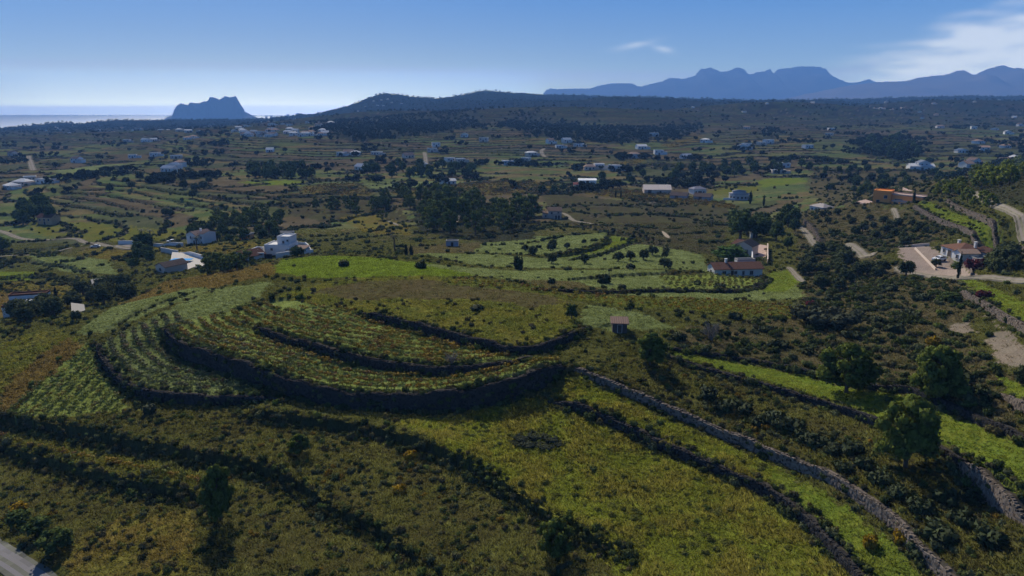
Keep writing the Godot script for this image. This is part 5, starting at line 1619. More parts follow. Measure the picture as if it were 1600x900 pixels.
func car(label: String, at: Vector2, turn: float, paint: Material) -> void:
	var t := thing("parked_car", label, "car", ground(at) + Vector3(0, 0.06, 0), turn)
	var prof := [[-2.05, .35], [-2.1, .62], [-1.95, .9], [-1.1, 1.0], [-0.45, 1.42], [0.9, 1.46], [1.7, 1.05], [2.05, .95], [2.1, .5], [1.95, .32]]
	var mb := MB.new()
	var g := MB.new()
	for i in prof.size():
		var a: Array = prof[i]
		var b: Array = prof[(i + 1) % prof.size()]
		var wa := 0.84 if a[1] < 1.2 else 0.62
		var wb := 0.84 if b[1] < 1.2 else 0.62
		var out := Vector3((a[0] + b[0]) * 0.5, (a[1] + b[1]) * 0.5 - 0.75, 0)
		mb.quad(Vector3(a[0], a[1], -wa), Vector3(b[0], b[1], -wb), Vector3(b[0], b[1], wb), Vector3(a[0], a[1], wa), out)
		for s in [-1.0, 1.0]:
			mb.flat(Vector3(a[0], a[1], s * wa), Vector3(b[0], b[1], s * wb), Vector3(0, 0.7, s * 0.86), Vector3(0, 0.1, s), Color.WHITE)
	for s in [-1.0, 1.0]:
		g.quad(Vector3(-0.9, 1.06, s * 0.83), Vector3(1.35, 1.1, s * 0.83), Vector3(0.85, 1.4, s * 0.68), Vector3(-0.42, 1.38, s * 0.68), Vector3(0, 0.2, s))
	g.quad(Vector3(-1.04, 1.06, -0.7), Vector3(-1.04, 1.06, 0.7), Vector3(-0.5, 1.41, 0.58), Vector3(-0.5, 1.41, -0.58), Vector3(-1, 1, 0))
	g.quad(Vector3(1.62, 1.12, -0.7), Vector3(1.62, 1.12, 0.7), Vector3(0.98, 1.45, 0.58), Vector3(0.98, 1.45, -0.58), Vector3(1, 1, 0))
	obj("body", mb.mesh(), paint, t)
	obj("window", g.mesh(), mat("window_glass", Color(.02, .025, .035), 0.15, 0.5), t)
	for x in [-1.3, 1.3]:
		for s in [-0.8, 0.8]:
			var w := MB.new()
			w.tube(Vector3(0, 0, -0.11), Vector3(0, 0, 0.11), 0.33, 0.33, 12)
			for k in 12:
				for e in [-0.11, 0.11]:
					w.flat(Vector3(0, 0, e), Vector3(cos(TAU * k / 12), sin(TAU * k / 12), 0) * 0.33 + Vector3(0, 0, e), Vector3(cos(TAU * (k + 1) / 12), sin(TAU * (k + 1) / 12), 0) * 0.33 + Vector3(0, 0, e), Vector3(0, 0, e), Color.WHITE)
			var o := obj("wheel", w.mesh(), mat("tyre_rubber", Color(.02, .02, .02), 0.9, 0.2), t)
			o.position = Vector3(x, 0.3, s)
	for s in [-0.6, 0.6]:
		var l := MB.new()
		l.box(Vector3(-2.06, 0.72, s), Vector3(0.1, 0.14, 0.3))
		obj("headlight", l.mesh(), mat("headlight_glass", Color(.6, .6, .6), 0.2, 0.5), t)


func build_houses() -> void:
	var white := grain(mat("stucco", Color(.72, .71, .70), 0.9, 0.2), 14, 0.02, 0.8, 0.5)
	var cream := mat("cream_stucco", Color(.52, .43, .36), 0.9, 0.2)
	var tile := grain(mat("roof_tiles", Color(.27, .15, .11), 0.9, 0.2), 15, 0.06, 0.55, 0.6)
	var old_tile := grain(mat("weathered_roof_tiles", Color(.25, .19, .155), 0.9, 0.2), 16, 0.06, 0.55, 0.6)
	var pale_tile := grain(mat("pale_roof_tiles", Color(.50, .36, .28), 0.9, 0.2), 17, 0.06, 0.6, 0.6)
	var orange := mat("orange_stucco", Color(.74, .29, .09), 0.9, 0.2)
	var pink := grain(mat("pink_paving", Color(.56, .42, .36), 0.9, 0.2), 18, 0.05, 0.75, 0.7)
	var paving := grain(mat("white_paving", Color(.62, .58, .53), 0.9, 0.2), 19, 0.05, 0.75, 0.7)
	var concrete := grain(mat("pale_concrete", Color(.45, .43, .40), 0.9, 0.2), 20, 0.05, 0.7, 0.7)
	var shade := mat("dark_opening", Color(.03, .03, .035), 0.8, 0.2)

	# the long farmhouse right of the middle
	var t := house("farmhouse", "long low white farmhouse with a brown tiled roof and a row of small windows", Vector2(59.4, -194.3), Vector2(73.7, -195.7))
	wing(t, Vector3.ZERO, 14.6, 5.5, 2.5, "gable_x", 1.3, white, tile, [[.2, 1.3, 1.0, 1.0], [.37, 1.05, .8, 1.9, "d"], [.44, 1.35, .8, .8], [.6, 1.2, .6, 1.1], [.77, 1.2, .9, 1.1], [.5, 1.2, .8, 1.0, "l"]])
	wing(t, Vector3(5.0, 0, -6.2), 5.6, 2.2, 3.4, "flat", 0.0, white, concrete)
	chimney(Vector3(-3, 3.8, -2.7), t)
	terrace_slab("courtyard", [Vector2(78.1, -216.8), Vector2(82.4, -216.1), Vector2(94.5, -248.6), Vector2(90.9, -252.0)], 0.25, pink)
	t = house("courtyard_house", "beige walled house with a ridge roof behind the flat crowned fig", Vector2(77.9, -235.3), Vector2(83.0, -231.0))
	wing(t, Vector3.ZERO, 6.2, 6.0, 3.4, "gable_z", 1.4, cream, old_tile, [[.3, 1.6, .9, 1.1], [.7, 1.1, 1.0, 2.0, "d"]])
	wing(t, Vector3(-3.4, 0, -3.2), 4.0, 5.0, 2.8, "shed", 0.9, cream, tile, [[.4, 1.5, .8, 1.0]])
	garden_wall("beige courtyard wall between the long farmhouse and the house behind it", [Vector2(82.4, -214.9), Vector2(93.7, -245.9)], 1.9, cream)
	garden_wall("white wall dividing the courtyard behind the long farmhouse", [Vector2(78.1, -216.8), Vector2(89.5, -250.7)], 2.0, white)
	t = house("white_outbuilding", "white gabled outbuilding gleaming under the huge dark tree", Vector2(96.3, -272.2), Vector2(99.1, -271.4))
	wing(t, Vector3.ZERO, 2.8, 4.0, 2.2, "gable_z", 0.9, white, white, [[.5, 1.0, .8, 1.8, "d"]])

	# villa with the gravel court
	t = house("villa", "white villa with a brown hipped roof beside the gravel court", Vector2(130.1, -205.2), Vector2(130.1, -192.8))
	wing(t, Vector3.ZERO, 8.2, 8.5, 2.8, "hip", 1.6, white, tile, [[.2, 1.45, 1.1, 1.1], [.52, 1.1, 1.6, 2.0, "d"], [.3, 1.4, .9, 1.1, "l"], [.7, 1.1, .9, 2.0, "ld"]])
	wing(t, Vector3(5.6, 0, 1.2), 3.6, 5.0, 2.7, "gable_z", 0.8, white, pale_tile, [[.5, 1.4, 1.0, 1.1], [.5, 1.4, .9, 1.1, "l"]])
	wing(t, Vector3(9.2, -0.6, -1.0), 4.4, 3.6, 2.2, "flat", 0.0, white, concrete, [[.4, 1.0, 2.4, 1.7, "d"]])
	wing(t, Vector3(5.4, 0, -6.2), 5.5, 3.8, 2.9, "gable_x", 0.9, white, tile)
	chimney(Vector3(2.8, 4.0, -5.5), t)
	chimney(Vector3(-1.8, 3.7, -3.6), t)
	garden_wall("low pale wall along the back of the gravel court", [Vector2(127.6, -221.4), Vector2(134.6, -216.3)], 0.9, cream)
	garden_wall("low stone kerb wall round the bed in the gravel court", [Vector2(126.8, -210.8), Vector2(116.2, -182.3)], 0.5, cream)
	garden_wall("pale retaining wall on the right side of the gravel court", [Vector2(127.8, -195.4), Vector2(115.4, -167.3), Vector2(110.3, -159.3)], 1.0, mat("pale_stone", Color(.31, .255, .21)))
	car("white car parked in the gravel court of the villa", Vector2(124.1, -193.8), 0.4, mat("white_paint", Color(.75, .75, .75), 0.3, 0.5))
	car("blue car parked at the right side of the villa", Vector2(124.7, -177.9), 0.2, mat("blue_paint", Color(.10, .20, .40), 0.3, 0.5))
	car("grey car parked where the two tracks meet on the left", Vector2(-194.7, -313.2), 0.3, mat("grey_paint", Color(.35, .36, .38), 0.3, 0.5))
	car("white car parked in the yard left of the two storey house", Vector2(-158.2, -312.2), 0.1, mat("white_paint", Color(.75, .75, .75), 0.3, 0.5))

	# two storey house on the left
	t = house("country_house", "two storey white country house with a gabled front at the left", Vector2(-147.2, -301.0), Vector2(-136.9, -294.9))
	wing(t, Vector3.ZERO, 7.0, 8.0, 4.4, "gable_z", 1.5, white, pale_tile, [[.45, 3.3, .9, 1.0], [.75, 1.1, 1.0, 2.0, "d"]])
	wing(t, Vector3(4.6, 0, -1.6), 3.0, 6.4, 5.2, "gable_x", 0.9, white, pale_tile, [[.5, 3.4, .9, 1.0], [.5, 1.2, .9, 1.0]])
	chimney(Vector3(1.5, 5.8, -4), t)
	garden_wall("white garden wall left of the big carob", [Vector2(-185.1, -315.6), Vector2(-177.3, -314.1)], 1.9, white)
	garden_wall("long white yard wall between the big carob and the two storey house", [Vector2(-162.4, -303.9), Vector2(-154.2, -300.3), Vector2(-145.8, -297.4)], 1.6, white)
	garden_wall("white wall stepping along the upper side of the pool terrace", [Vector2(-150.1, -286.3), Vector2(-134.9, -270.4)], 2.0, white)
	garden_wall("pale wall to the right of the pool terrace wall", [Vector2(-132.9, -267.9), Vector2(-117.4, -254.1)], 1.6, white)

	# pool terrace
	t = house("pool_house", "low house with a weathered tiled roof beside the pool terrace", Vector2(-126.9, -235.3), Vector2(-119.8, -231.0))
	wing(t, Vector3.ZERO, 5.6, 8.5, 2.3, "gable_z", 1.2, cream, old_tile, [[.5, 1.2, 1.0, 1.1]])
	terrace_slab("pool_terrace", [Vector2(-122.6, -237.4), Vector2(-116.2, -234.2), Vector2(-115.5, -241.3), Vector2(-107.4, -238.4), Vector2(-113.0, -249.7), Vector2(-129.8, -265.7), Vector2(-135.9, -267.5)], 0.4, paving)
	var pool := MB.new()
	var pa := ground(Vector2(-125.6, -250.6))
	pool.box(Vector3.ZERO, Vector3(7.5, 0.06, 3.4))
	var po := obj("swimming_pool", pool.mesh(), mat("pool_water", Color(.05, .30, .62), 0.12, 0.5))
	po.position = pa + Vector3(1.5, 0.95, 0)
	tag(po, "small blue swimming pool in the white terrace", "pool")

	# compound on the hill edge
	t = house("white_compound", "white flat roofed compound with a square tower on the edge of the hill", Vector2(-90.8, -235.1), Vector2(-78.3, -233.5))
	wing(t, Vector3(0, 0, -4.5), 9.0, 8.0, 4.0, "flat", 0.0, white, white, [[.3, 2.8, .8, .8]])
	wing(t, Vector3(1.6, 0, -7.0), 4.6, 6.0, 6.6, "flat", 0.0, white, white, [[.5, 5.0, .7, .9], [.85, 5.6, .6, .6]])
	wing(t, Vector3(6.8, 0, -4.0), 5.4, 7.0, 2.6, "shed", 0.5, white, pale_tile, [[.5, 1.3, 1.0, 1.0]])
	wing(t, Vector3(-6.6, -0.3, -1.0), 2.8, 5.0, 3.2, "flat", 0.0, white, white)
	var gate := MB.new()
	for i in 9:
		gate.box(Vector3(-1.6 + i * 0.4, 1.05, 0.05), Vector3(0.36, 2.1, 0.08))
	obj("garage_door", gate.mesh(), shade, t).position = Vector3(-1.2, 0.0, 0.14)
	garden_wall("white front wall of the hill edge compound left of the garage door", [Vector2(-90.4, -233.8), Vector2(-86.9, -234.2)], 2.2, white)
	garden_wall("white front wall of the hill edge compound right of the garage door", [Vector2(-82.4, -233.0), Vector2(-78.3, -235.0)], 2.2, white)
	garden_wall("white garden wall running right from the hill edge compound", [Vector2(-78.3, -235.0), Vector2(-73.5, -236.1), Vector2(-69.4, -233.7), Vector2(-81.1, -262.4), Vector2(-86.4, -260.1)], 1.4, white)
	t = house("dark_roofed_house", "low house with a dark brown gable left of the white compound", Vector2(-99.5, -235.1), Vector2(-90.0, -227.4))
	wing(t, Vector3.ZERO, 7.4, 8.0, 2.4, "gable_z", 1.6, white, tile, [[.5, 1.2, 1.2, 1.2], [.2, 1.2, .8, 1.1]])
	t = house("flat_shed", "flat roofed pale shed above the hill edge compound", Vector2(-106.3, -302.1), Vector2(-99.0, -301.8), "shed")
	wing(t, Vector3.ZERO, 7.6, 4.0, 2.2, "flat", 0.0, cream, concrete, [[.5, 1.0, 1.6, 1.9, "d"]])
	t = house("ochre_outbuilding", "ochre walled outbuilding between dark trees above the compound", Vector2(-121.2, -298.2), Vector2(-115.9, -295.5), "shed")
	wing(t, Vector3.ZERO, 4.8, 4.0, 2.8, "shed", 0.6, orange, concrete, [[.4, 1.2, 1.0, 1.2]])

	# house at the left edge
	t = house("blue_white_house", "blue white flat roofed house with a glazed rooflight at the left edge", Vector2(-140.5, -181.2), Vector2(-136.7, -182.4))
	wing(t, Vector3.ZERO, 5.4, 6.0, 3.0, "flat", 0.0, white, tile, [[.4, 1.4, 1.0, 1.1]])
	wing(t, Vector3(2.0, 0, -6.1), 9.5, 3.0, 4.6, "flat", 0.0, white, tile)
	wing(t, Vector3(5.2, 0, -0.6), 5.0, 5.4, 2.6, "flat", 0.0, white, tile)
	var sky_light := MB.new()
	sky_light.hull(Vector3(3.6, 3.6, -3.0), Vector3(3.0, 0.12, 2.0), Basis(Vector3.RIGHT, 0.25), 1.0)
	sky_light.box(Vector3(3.6, 3.25, -3.0), Vector3(2.6, 0.6, 1.6))
	obj("rooflight", sky_light.mesh(), mat("white_panel", Color(.82, .82, .82), 0.25, 0.6), t)
	terrace_slab("yard", [Vector2(-114.9, -170.3), Vector2(-106.7, -163.5), Vector2(-118.2, -181.1), Vector2(-122.8, -182.6)], 0.15, concrete)
	t = house("grey_shed", "grey roofed shed among the trees in the left hollow", Vector2(-138.9, -220.1), Vector2(-136.3, -221.9), "shed")
	wing(t, Vector3.ZERO, 4.2, 4.0, 2.0, "shed", 0.7, cream, concrete, [[.5, 0.95, 1.4, 1.8, "d"]])
	t = house("ochre_house", "ochre house half hidden by the tall trees beyond the left lane", Vector2(-273.1, -388.9), Vector2(-263.4, -387.8))
	wing(t, Vector3.ZERO, 9.0, 7.0, 4.4, "gable_x", 1.6, mat("ochre_stucco", Color(.42, .27, .15)), tile, [[.2, 3.0, .9, 1.1], [.5, 3.0, .9, 1.1], [.8, 3.0, .9, 1.1], [.5, 1.1, 1.1, 2.0, "d"]])

	# farmhouse in the middle of the valley
	t = house("valley_farmhouse", "old farmhouse with a shaded porch at the end of the pale farm track", Vector2(18.5, -343.3), Vector2(25.0, -343.6))
	wing(t, Vector3.ZERO, 6.8, 7.0, 4.0, "gable_x", 1.4, cream, old_tile, [[.25, 2.9, .8, 1.0], [.75, 2.9, .8, 1.0]])
	wing(t, Vector3(1.0, 0, 2.4), 3.6, 2.4, 2.3, "flat", 0.0, cream, concrete, [[.3, 1.1, 1.0, 1.9, "d"], [.7, 1.1, 1.0, 1.9, "d"]])
	wing(t, Vector3(-4.6, 0, -1.0), 2.6, 5.0, 2.6, "shed", 0.6, cream, old_tile, [[.5, 1.3, .7, .8]])
	t = house("red_roofed_barn", "white walled barn with a red roof above the valley farmhouse", Vector2(10.4, -380.1), Vector2(19.1, -389.8), "barn")
	wing(t, Vector3.ZERO, 8.0, 4.0, 1.8, "shed", 0.8, white, tile, [[.3, .9, 1.4, 1.6, "d"]])
	t = house("greenhouse", "long white greenhouse roof beyond the valley farmhouse", Vector2(51.7, -528.3), Vector2(64.5, -528.2), "greenhouse")
	wing(t, Vector3.ZERO, 13.5, 7.0, 2.6, "gable_x", 1.0, mat("white_panel", Color(.82, .82, .82)), mat("white_panel", Color(.82, .82, .82)), [[.5, 1.2, 2.0, 2.0, "d"]])
	t = house("red_shed", "small red roofed shed left of the long greenhouse", Vector2(46.3, -511.7), Vector2(50.6, -511.7), "shed")
	wing(t, Vector3.ZERO, 4.6, 4.0, 2.0, "gable_x", 1.2, cream, mat("red_tiles", Color(.40, .13, .09)), [[.5, 1.0, 1.0, 1.8, "d"]])
	t = house("water_tank_shed", "small blue grey block shed in the brown meadow of the valley", Vector2(-24.8, -254.6), Vector2(-20.7, -254.7), "shed")
	wing(t, Vector3.ZERO, 4.6, 3.0, 1.8, "flat", 0.0, mat("blue_grey_block", Color(.30, .31, .36)), concrete, [[.5, 0.9, 0.9, 1.6, "d"]])
	t = house("stone_hut", "small stone hut with a rusty flat roof standing behind the hill wall", Vector2(18.6, -118.2), Vector2(20.6, -118.0), "hut")
	wing(t, Vector3.ZERO, 2.6, 3.2, 1.75, "shed", 0.2, grain(mat("hut_stone", Color(.15, .125, .115)), 22, 0.06, 0.5, 1.0), mat("rusty_roof", Color(.13, .085, .07)), [[.5, 0.8, .7, 1.5, "d"]])

	# right hand houses
	t = house("orange_villa", "orange villa with a long flat pink roof on the right spur", Vector2(167.2, -310.5), Vector2(175.4, -298.2))
	wing(t, Vector3(1.5, 0, -1.0), 18.5, 8.0, 4.8, "flat", 0.0, orange, pink, [[.45, 1.9, 3.4, 2.4, "d"], [.75, 2.0, 1.4, 1.4], [.9, 2.0, 1.4, 1.4]])
	wing(t, Vector3(-5.6, 0, 1.6), 7.2, 8.0, 6.0, "flat", 0.0, orange, orange, [[.3, 1.6, 1.2, 1.3], [.7, 3.8, 1.2, 1.3]], 0.35)
	wing(t, Vector3(2.6, -0.2, 2.0), 7.0, 3.0, 2.5, "flat", 0.0, orange, pink, [[.3, 1.2, 1.6, 2.0, "d"], [.7, 1.2, 1.6, 2.0, "d"]])
	terrace_slab("orange_villa_terrace", [Vector2(164.8, -326.5), Vector2(166.6, -305.5), Vector2(171.7, -313.0), Vector2(173.0, -334.0)], 0.4, pink)
	terrace_slab("parking_court", [Vector2(184.4, -313.6), Vector2(184.1, -301.6), Vector2(192.2, -316.3), Vector2(199.5, -350.0)], 0.4, pink)
	t = house("grey_roofed_house", "white house with a grey hipped roof left of the orange villa", Vector2(151.9, -350.8), Vector2(156.4, -338.5))
	wing(t, Vector3.ZERO, 9.0, 7.0, 3.0, "hip", 1.5, white, mat("grey_tiles", Color(.30, .27, .26)), [[.2, 1.4, .9, 1.1], [.5, 1.1, 1.2, 2.0, "d"], [.8, 1.4, .9, 1.1]])
	t = house("ridge_villa", "left one of the two large white villas on the right ridge", Vector2(345.2, -597.7), Vector2(363.6, -594.9))
	wing(t, Vector3.ZERO, 20.0, 9.0, 3.6, "gable_x", 2.0, white, white, [[.2, 1.6, 1.4, 1.4], [.5, 1.4, 2.0, 2.2, "d"], [.75, 1.6, 1.4, 1.4]])
	wing(t, Vector3(2.0, 0, -2.0), 9.0, 8.0, 6.4, "gable_z", 2.0, white, white, [[.3, 4.8, 1.1, 1.3], [.7, 4.8, 1.1, 1.3]])
	chimney(Vector3(-4, 5.6, -4), t)
	t = house("ridge_villa", "right one of the two large white villas on the right ridge", Vector2(404.1, -617.0), Vector2(427.8, -623.3))
	wing(t, Vector3.ZERO, 20.0, 9.0, 4.0, "gable_x", 2.2, white, pale_tile, [[.2, 1.8, 1.4, 1.4], [.5, 1.4, 2.0, 2.2, "d"], [.8, 1.8, 1.4, 1.4]])
	wing(t, Vector3(3.0, 0, -1.5), 8.0, 8.0, 6.8, "gable_z", 2.0, white, pale_tile, [[.5, 5.0, 1.4, 1.4]])
	t = house("pale_barn", "long pale barn with a sloping pinkish roof in the valley on the right", Vector2(89.3, -463.3), Vector2(107.7, -462.1), "barn")
	wing(t, Vector3.ZERO, 18.0, 12.0, 3.0, "gable_x", 2.6, cream, mat("pinkish_sheet_roof", Color(.55, .47, .42)), [[.2, 1.5, 2.4, 2.6, "d"], [.6, 1.6, 1.2, 1.0]])
	t = house("blue_roofed_house", "white house with a blue grey roof by the striped field", Vector2(122.0, -460.7), Vector2(131.7, -463.2))
	wing(t, Vector3.ZERO, 9.5, 7.0, 3.6, "hip", 1.6, white, mat("blue_grey_tiles", Color(.17, .17, .21)), [[.2, 1.6, 1.0, 1.2], [.5, 1.2, 2.6, 2.0, "d"], [.8, 1.6, 1.0, 1.2]])
	for q in [[Vector2(100.9, -437.6), Vector2(110.9, -433.1), "left"], [Vector2(114.7, -429.2), Vector2(122.6, -424.6), "right"]]:
		t = house("brown_barn", "%s one of two dark roofed barns in front of the pale barn" % q[2], q[0], q[1], "barn")
		wing(t, Vector3.ZERO, 10.5, 7.0, 2.2, "gable_x", 1.8, mat("blue_grey_block", Color(.30, .31, .36)), old_tile, [[.4, 1.1, 2.0, 2.0, "d"]])
	# round stone house
	var rp := ground(Vector2(141.8, -421.1))
	t = thing("round_house", "round grey stone house with a ring of windows on the right of the valley", "house", rp)
	var mb := MB.new()
	mb.tube(Vector3(0, -1, -6), Vector3(0, 3.4, -6), 6.0, 6.0, 28)
	mb.tube(Vector3(0, 3.4, -6), Vector3(0, 5.2, -6), 4.2, 4.0, 24)
	obj("wall", mb.mesh(), mat("grey_stone", Color(.40, .39, .41)), t)
	mb = MB.new()
	mb.tube(Vector3(0, 3.4, -6), Vector3(0, 3.7, -6), 6.3, 6.3, 28)
	mb.tube(Vector3(0, 3.7, -6), Vector3(0, 3.72, -6), 6.3, 3.9, 28)
	mb.tube(Vector3(0, 5.2, -6), Vector3(0, 5.9, -6), 4.4, 0.1, 24)
	obj("roof", mb.mesh(), mat("grey_roof", Color(.30, .30, .33)), t)
	for i in 7:
		var a := -1.2 + i * 0.4
		window(Vector3(sin(a) * 6.0, 1.6, -6 + cos(a) * 6.0), 1.2, 1.2, t, false, a)
	garden_wall("low pale wall left of the round stone house", [Vector2(132.0, -426.6), Vector2(137.7, -422.0)], 1.2, white)

	# roads
	for r in ROADS:
		var line := smooth_line(pts(r[3]), 1.5)
		var m: StandardMaterial3D = {"asphalt": grain(mat("old_asphalt", Color(.22, .21, .22), 0.9, 0.3), 24, 0.08, 0.7, 0.8), "pale": grain(mat("pale_track", Color(.33, .29, .255), 0.95, 0.2), 25, 0.06, 0.65, 0.5), "soil": mat("soil_track", Color(.28, .22, .17))}[r[2]]
		tag(obj(r[0], ribbon(line, r[1], 0.06, 0.12), m), "", "", "", "structure")

	# houses far off
	var rng := RandomNumberGenerator.new()
	rng.seed = 77
	for g in FAR_HOUSES:
		for q: Vector2 in pts(g[2]):
			var w := rng.randf_range(8.0, 13.0)
			var d := rng.randf_range(6.5, 9.0)
			var h := rng.randf_range(2.8, 4.8)
			var tiny := -q.y > 1500.0
			if tiny:
				w *= 0.75
				d *= 0.75
				h *= 0.8
			var turn := rng.randf_range(-0.6, 0.6)
			var o := thing("villa", g[0], "house", ground(q), turn, g[1])
			var wm: Material = [white, white, white, cream][rng.randi() % 4]
			var kind: String = ["hip", "gable_x", "gable_z", "flat", "flat", "gable_x"][rng.randi() % 6]
			wing(o, Vector3.ZERO, w, d, h, kind, rng.randf_range(1.4, 2.4), wm, [pale_tile, pale_tile, white, white][rng.randi() % 4] if kind != "flat" else white, [] if tiny else [[.2, h - 1.4, 1.2, 1.2], [.5, 1.2, 1.6, 2.1, "d"], [.8, h - 1.4, 1.2, 1.2]])
			if not tiny and rng.randf() < 0.7:
				wing(o, Vector3(w * 0.5 + 2.2, 0, -1.0), 4.4, d * 0.7, h * 0.65, "flat", 0.0, wm, cream)
	# apartment towers of the far resort
	for i in 11:
		var x := lerpf(-2900.0, -2420.0, i / 10.0) + rng.randf_range(-14, 14)
		var h := rng.randf_range(38.0, 78.0)
		var w := rng.randf_range(18.0, 34.0)
		var o := thing("apartment_tower", "hazy apartment tower on the shore right of the great rock", "apartment block", Vector3(x, 8.0, -8350.0 + rng.randf_range(-80, 80)), rng.randf_range(-0.5, 0.5), "apartment towers on the far shore")
		var tb := MB.new()
		tb.box(Vector3(0, h * 0.5, 0), Vector3(w, h, 16))
		tb.box(Vector3(w * 0.1, h + 2, 0), Vector3(w * 0.35, 4, 7))
		obj("wall", tb.mesh(), white, o)
		tb = MB.new()
		for k in int(h / 4.0):
			tb.box(Vector3(0, 3.0 + k * 4.0, 8.6), Vector3(w * 0.9, 1.1, 1.2))
		obj("balcony", tb.mesh(), cream, o)


# ---------------------------------------------------------------- sky
func sky_image() -> Image:
	var w := 2048
	var h := 1024
	var streak := FastNoiseLite.new()
	streak.seed = 5
	streak.fractal_octaves = 5
	streak.frequency = 1.0
	var sun := Vector3(-0.36, 0, -0.93).normalized() * cos(SUN_UP) + Vector3.UP * sin(SUN_UP)
	var rows := []
	rows.resize(h)
	var work := func(j: int) -> void:
		var line := PackedFloat32Array()
		line.resize(w * 3)
		var e := PI * 0.5 - (j + 0.5) / h * PI
		var up := maxf(e, 0.0)
		var low := Color(.31, .42, .50)
		var mid := Color(.065, .215, .55)
		var top := Color(.03, .085, .25)
		var t := clampf(up / 0.16, 0.0, 1.0)
		var base_c := low.lerp(mid, pow(t, 0.75)).lerp(top, smoothstep(0.12, 0.8, up))
		for i in w:
			var a := wrapf((i + 0.5) / w * TAU, -PI, PI)
			var dir := Vector3(sin(a) * cos(e), sin(e), -cos(a) * cos(e))
			var c := base_c
			if e <= 0.0:
				c = Color(6.3, 6.6, 6.3)
			else:
				var near := clampf(dir.dot(sun), 0.0, 1.0)
				c += Color(.55, .55, .50) * (pow(near, 24.0) * 0.9 + pow(near, 5.0) * 0.16)
				var off := wrapf(a + 0.366, -PI, PI)
				c = c.lerp(Color(.78, .82, .80), clampf(exp(-up * 32.0) * (0.08 + 0.74 * exp(-off * off * 6.0)), 0.0, 1.0))
				# the bank of thin cloud over the mountains on the right, and two wisps
				var x := tan(a)
				if a > 0.02 and a < 0.95 and e < 0.3:
					var n := streak.get_noise_2d(x * 6.0 - e * 20.0, e * 60.0 + x * 2.0)
					var edge := 0.045 + smoothstep(0.42, 0.72, x) * 0.06
					var m := smoothstep(0.40, 0.62, x) * smoothstep(edge + 0.025, edge - 0.03, e - n * 0.02) * clampf(0.85 + n * 0.8, 0.0, 1.0)
					m = maxf(m, 0.0) * smoothstep(-0.005, 0.02, e)
					for q in [[.172, .079, .024, .0032, 0.18], [.212, .0725, .015, .0028, -0.2]]:
						var du: float = (x - q[0]) / q[2]
						var dv: float = (e - q[1] - (x - q[0]) * q[4] - n * 0.004) / q[3]
						m = maxf(m, exp(-du * du - dv * dv) * (0.4 + n * 0.6))
					c = c.lerp(Color(.56, .62, .72), clampf(m * 1.3, 0.0, 1.0) * 0.9)
				# the haze that is built in front of the sky takes its share of this light away and adds its own
				var reach := minf(minf((17600.0 if dir.z < 0.0 else 4260.0) / maxf(absf(dir.z), 0.05), 17800.0 / maxf(absf(dir.x), 0.05)), 734.0 / maxf(sin(e), 0.001))
				var thin := exp(-HAZE * minf(reach, 21000.0))
				var air := Color(.065, .142, .36)
				c = Color(maxf(c.r - air.r * (1.0 - thin), 0.02), maxf(c.g - air.g * (1.0 - thin), 0.02), maxf(c.b - air.b * (1.0 - thin), 0.02)) * (1.0 / thin)
				c *= lerpf(0.56, 0.77, smoothstep(-0.6, 0.3, dir.dot(sun)))
			line[i * 3] = c.r
			line[i * 3 + 1] = c.g
			line[i * 3 + 2] = c.b
		rows[j] = line
	var task := WorkerThreadPool.add_group_task(work, h)
	WorkerThreadPool.wait_for_group_task_completion(task)
	var all := PackedFloat32Array()
	for j in h:
		all.append_array(rows[j])
	return Image.create_from_data(w, h, false, Image.FORMAT_RGBF, all.to_byte_array())


const SUN_UP := 0.66
const HAZE := 0.000158

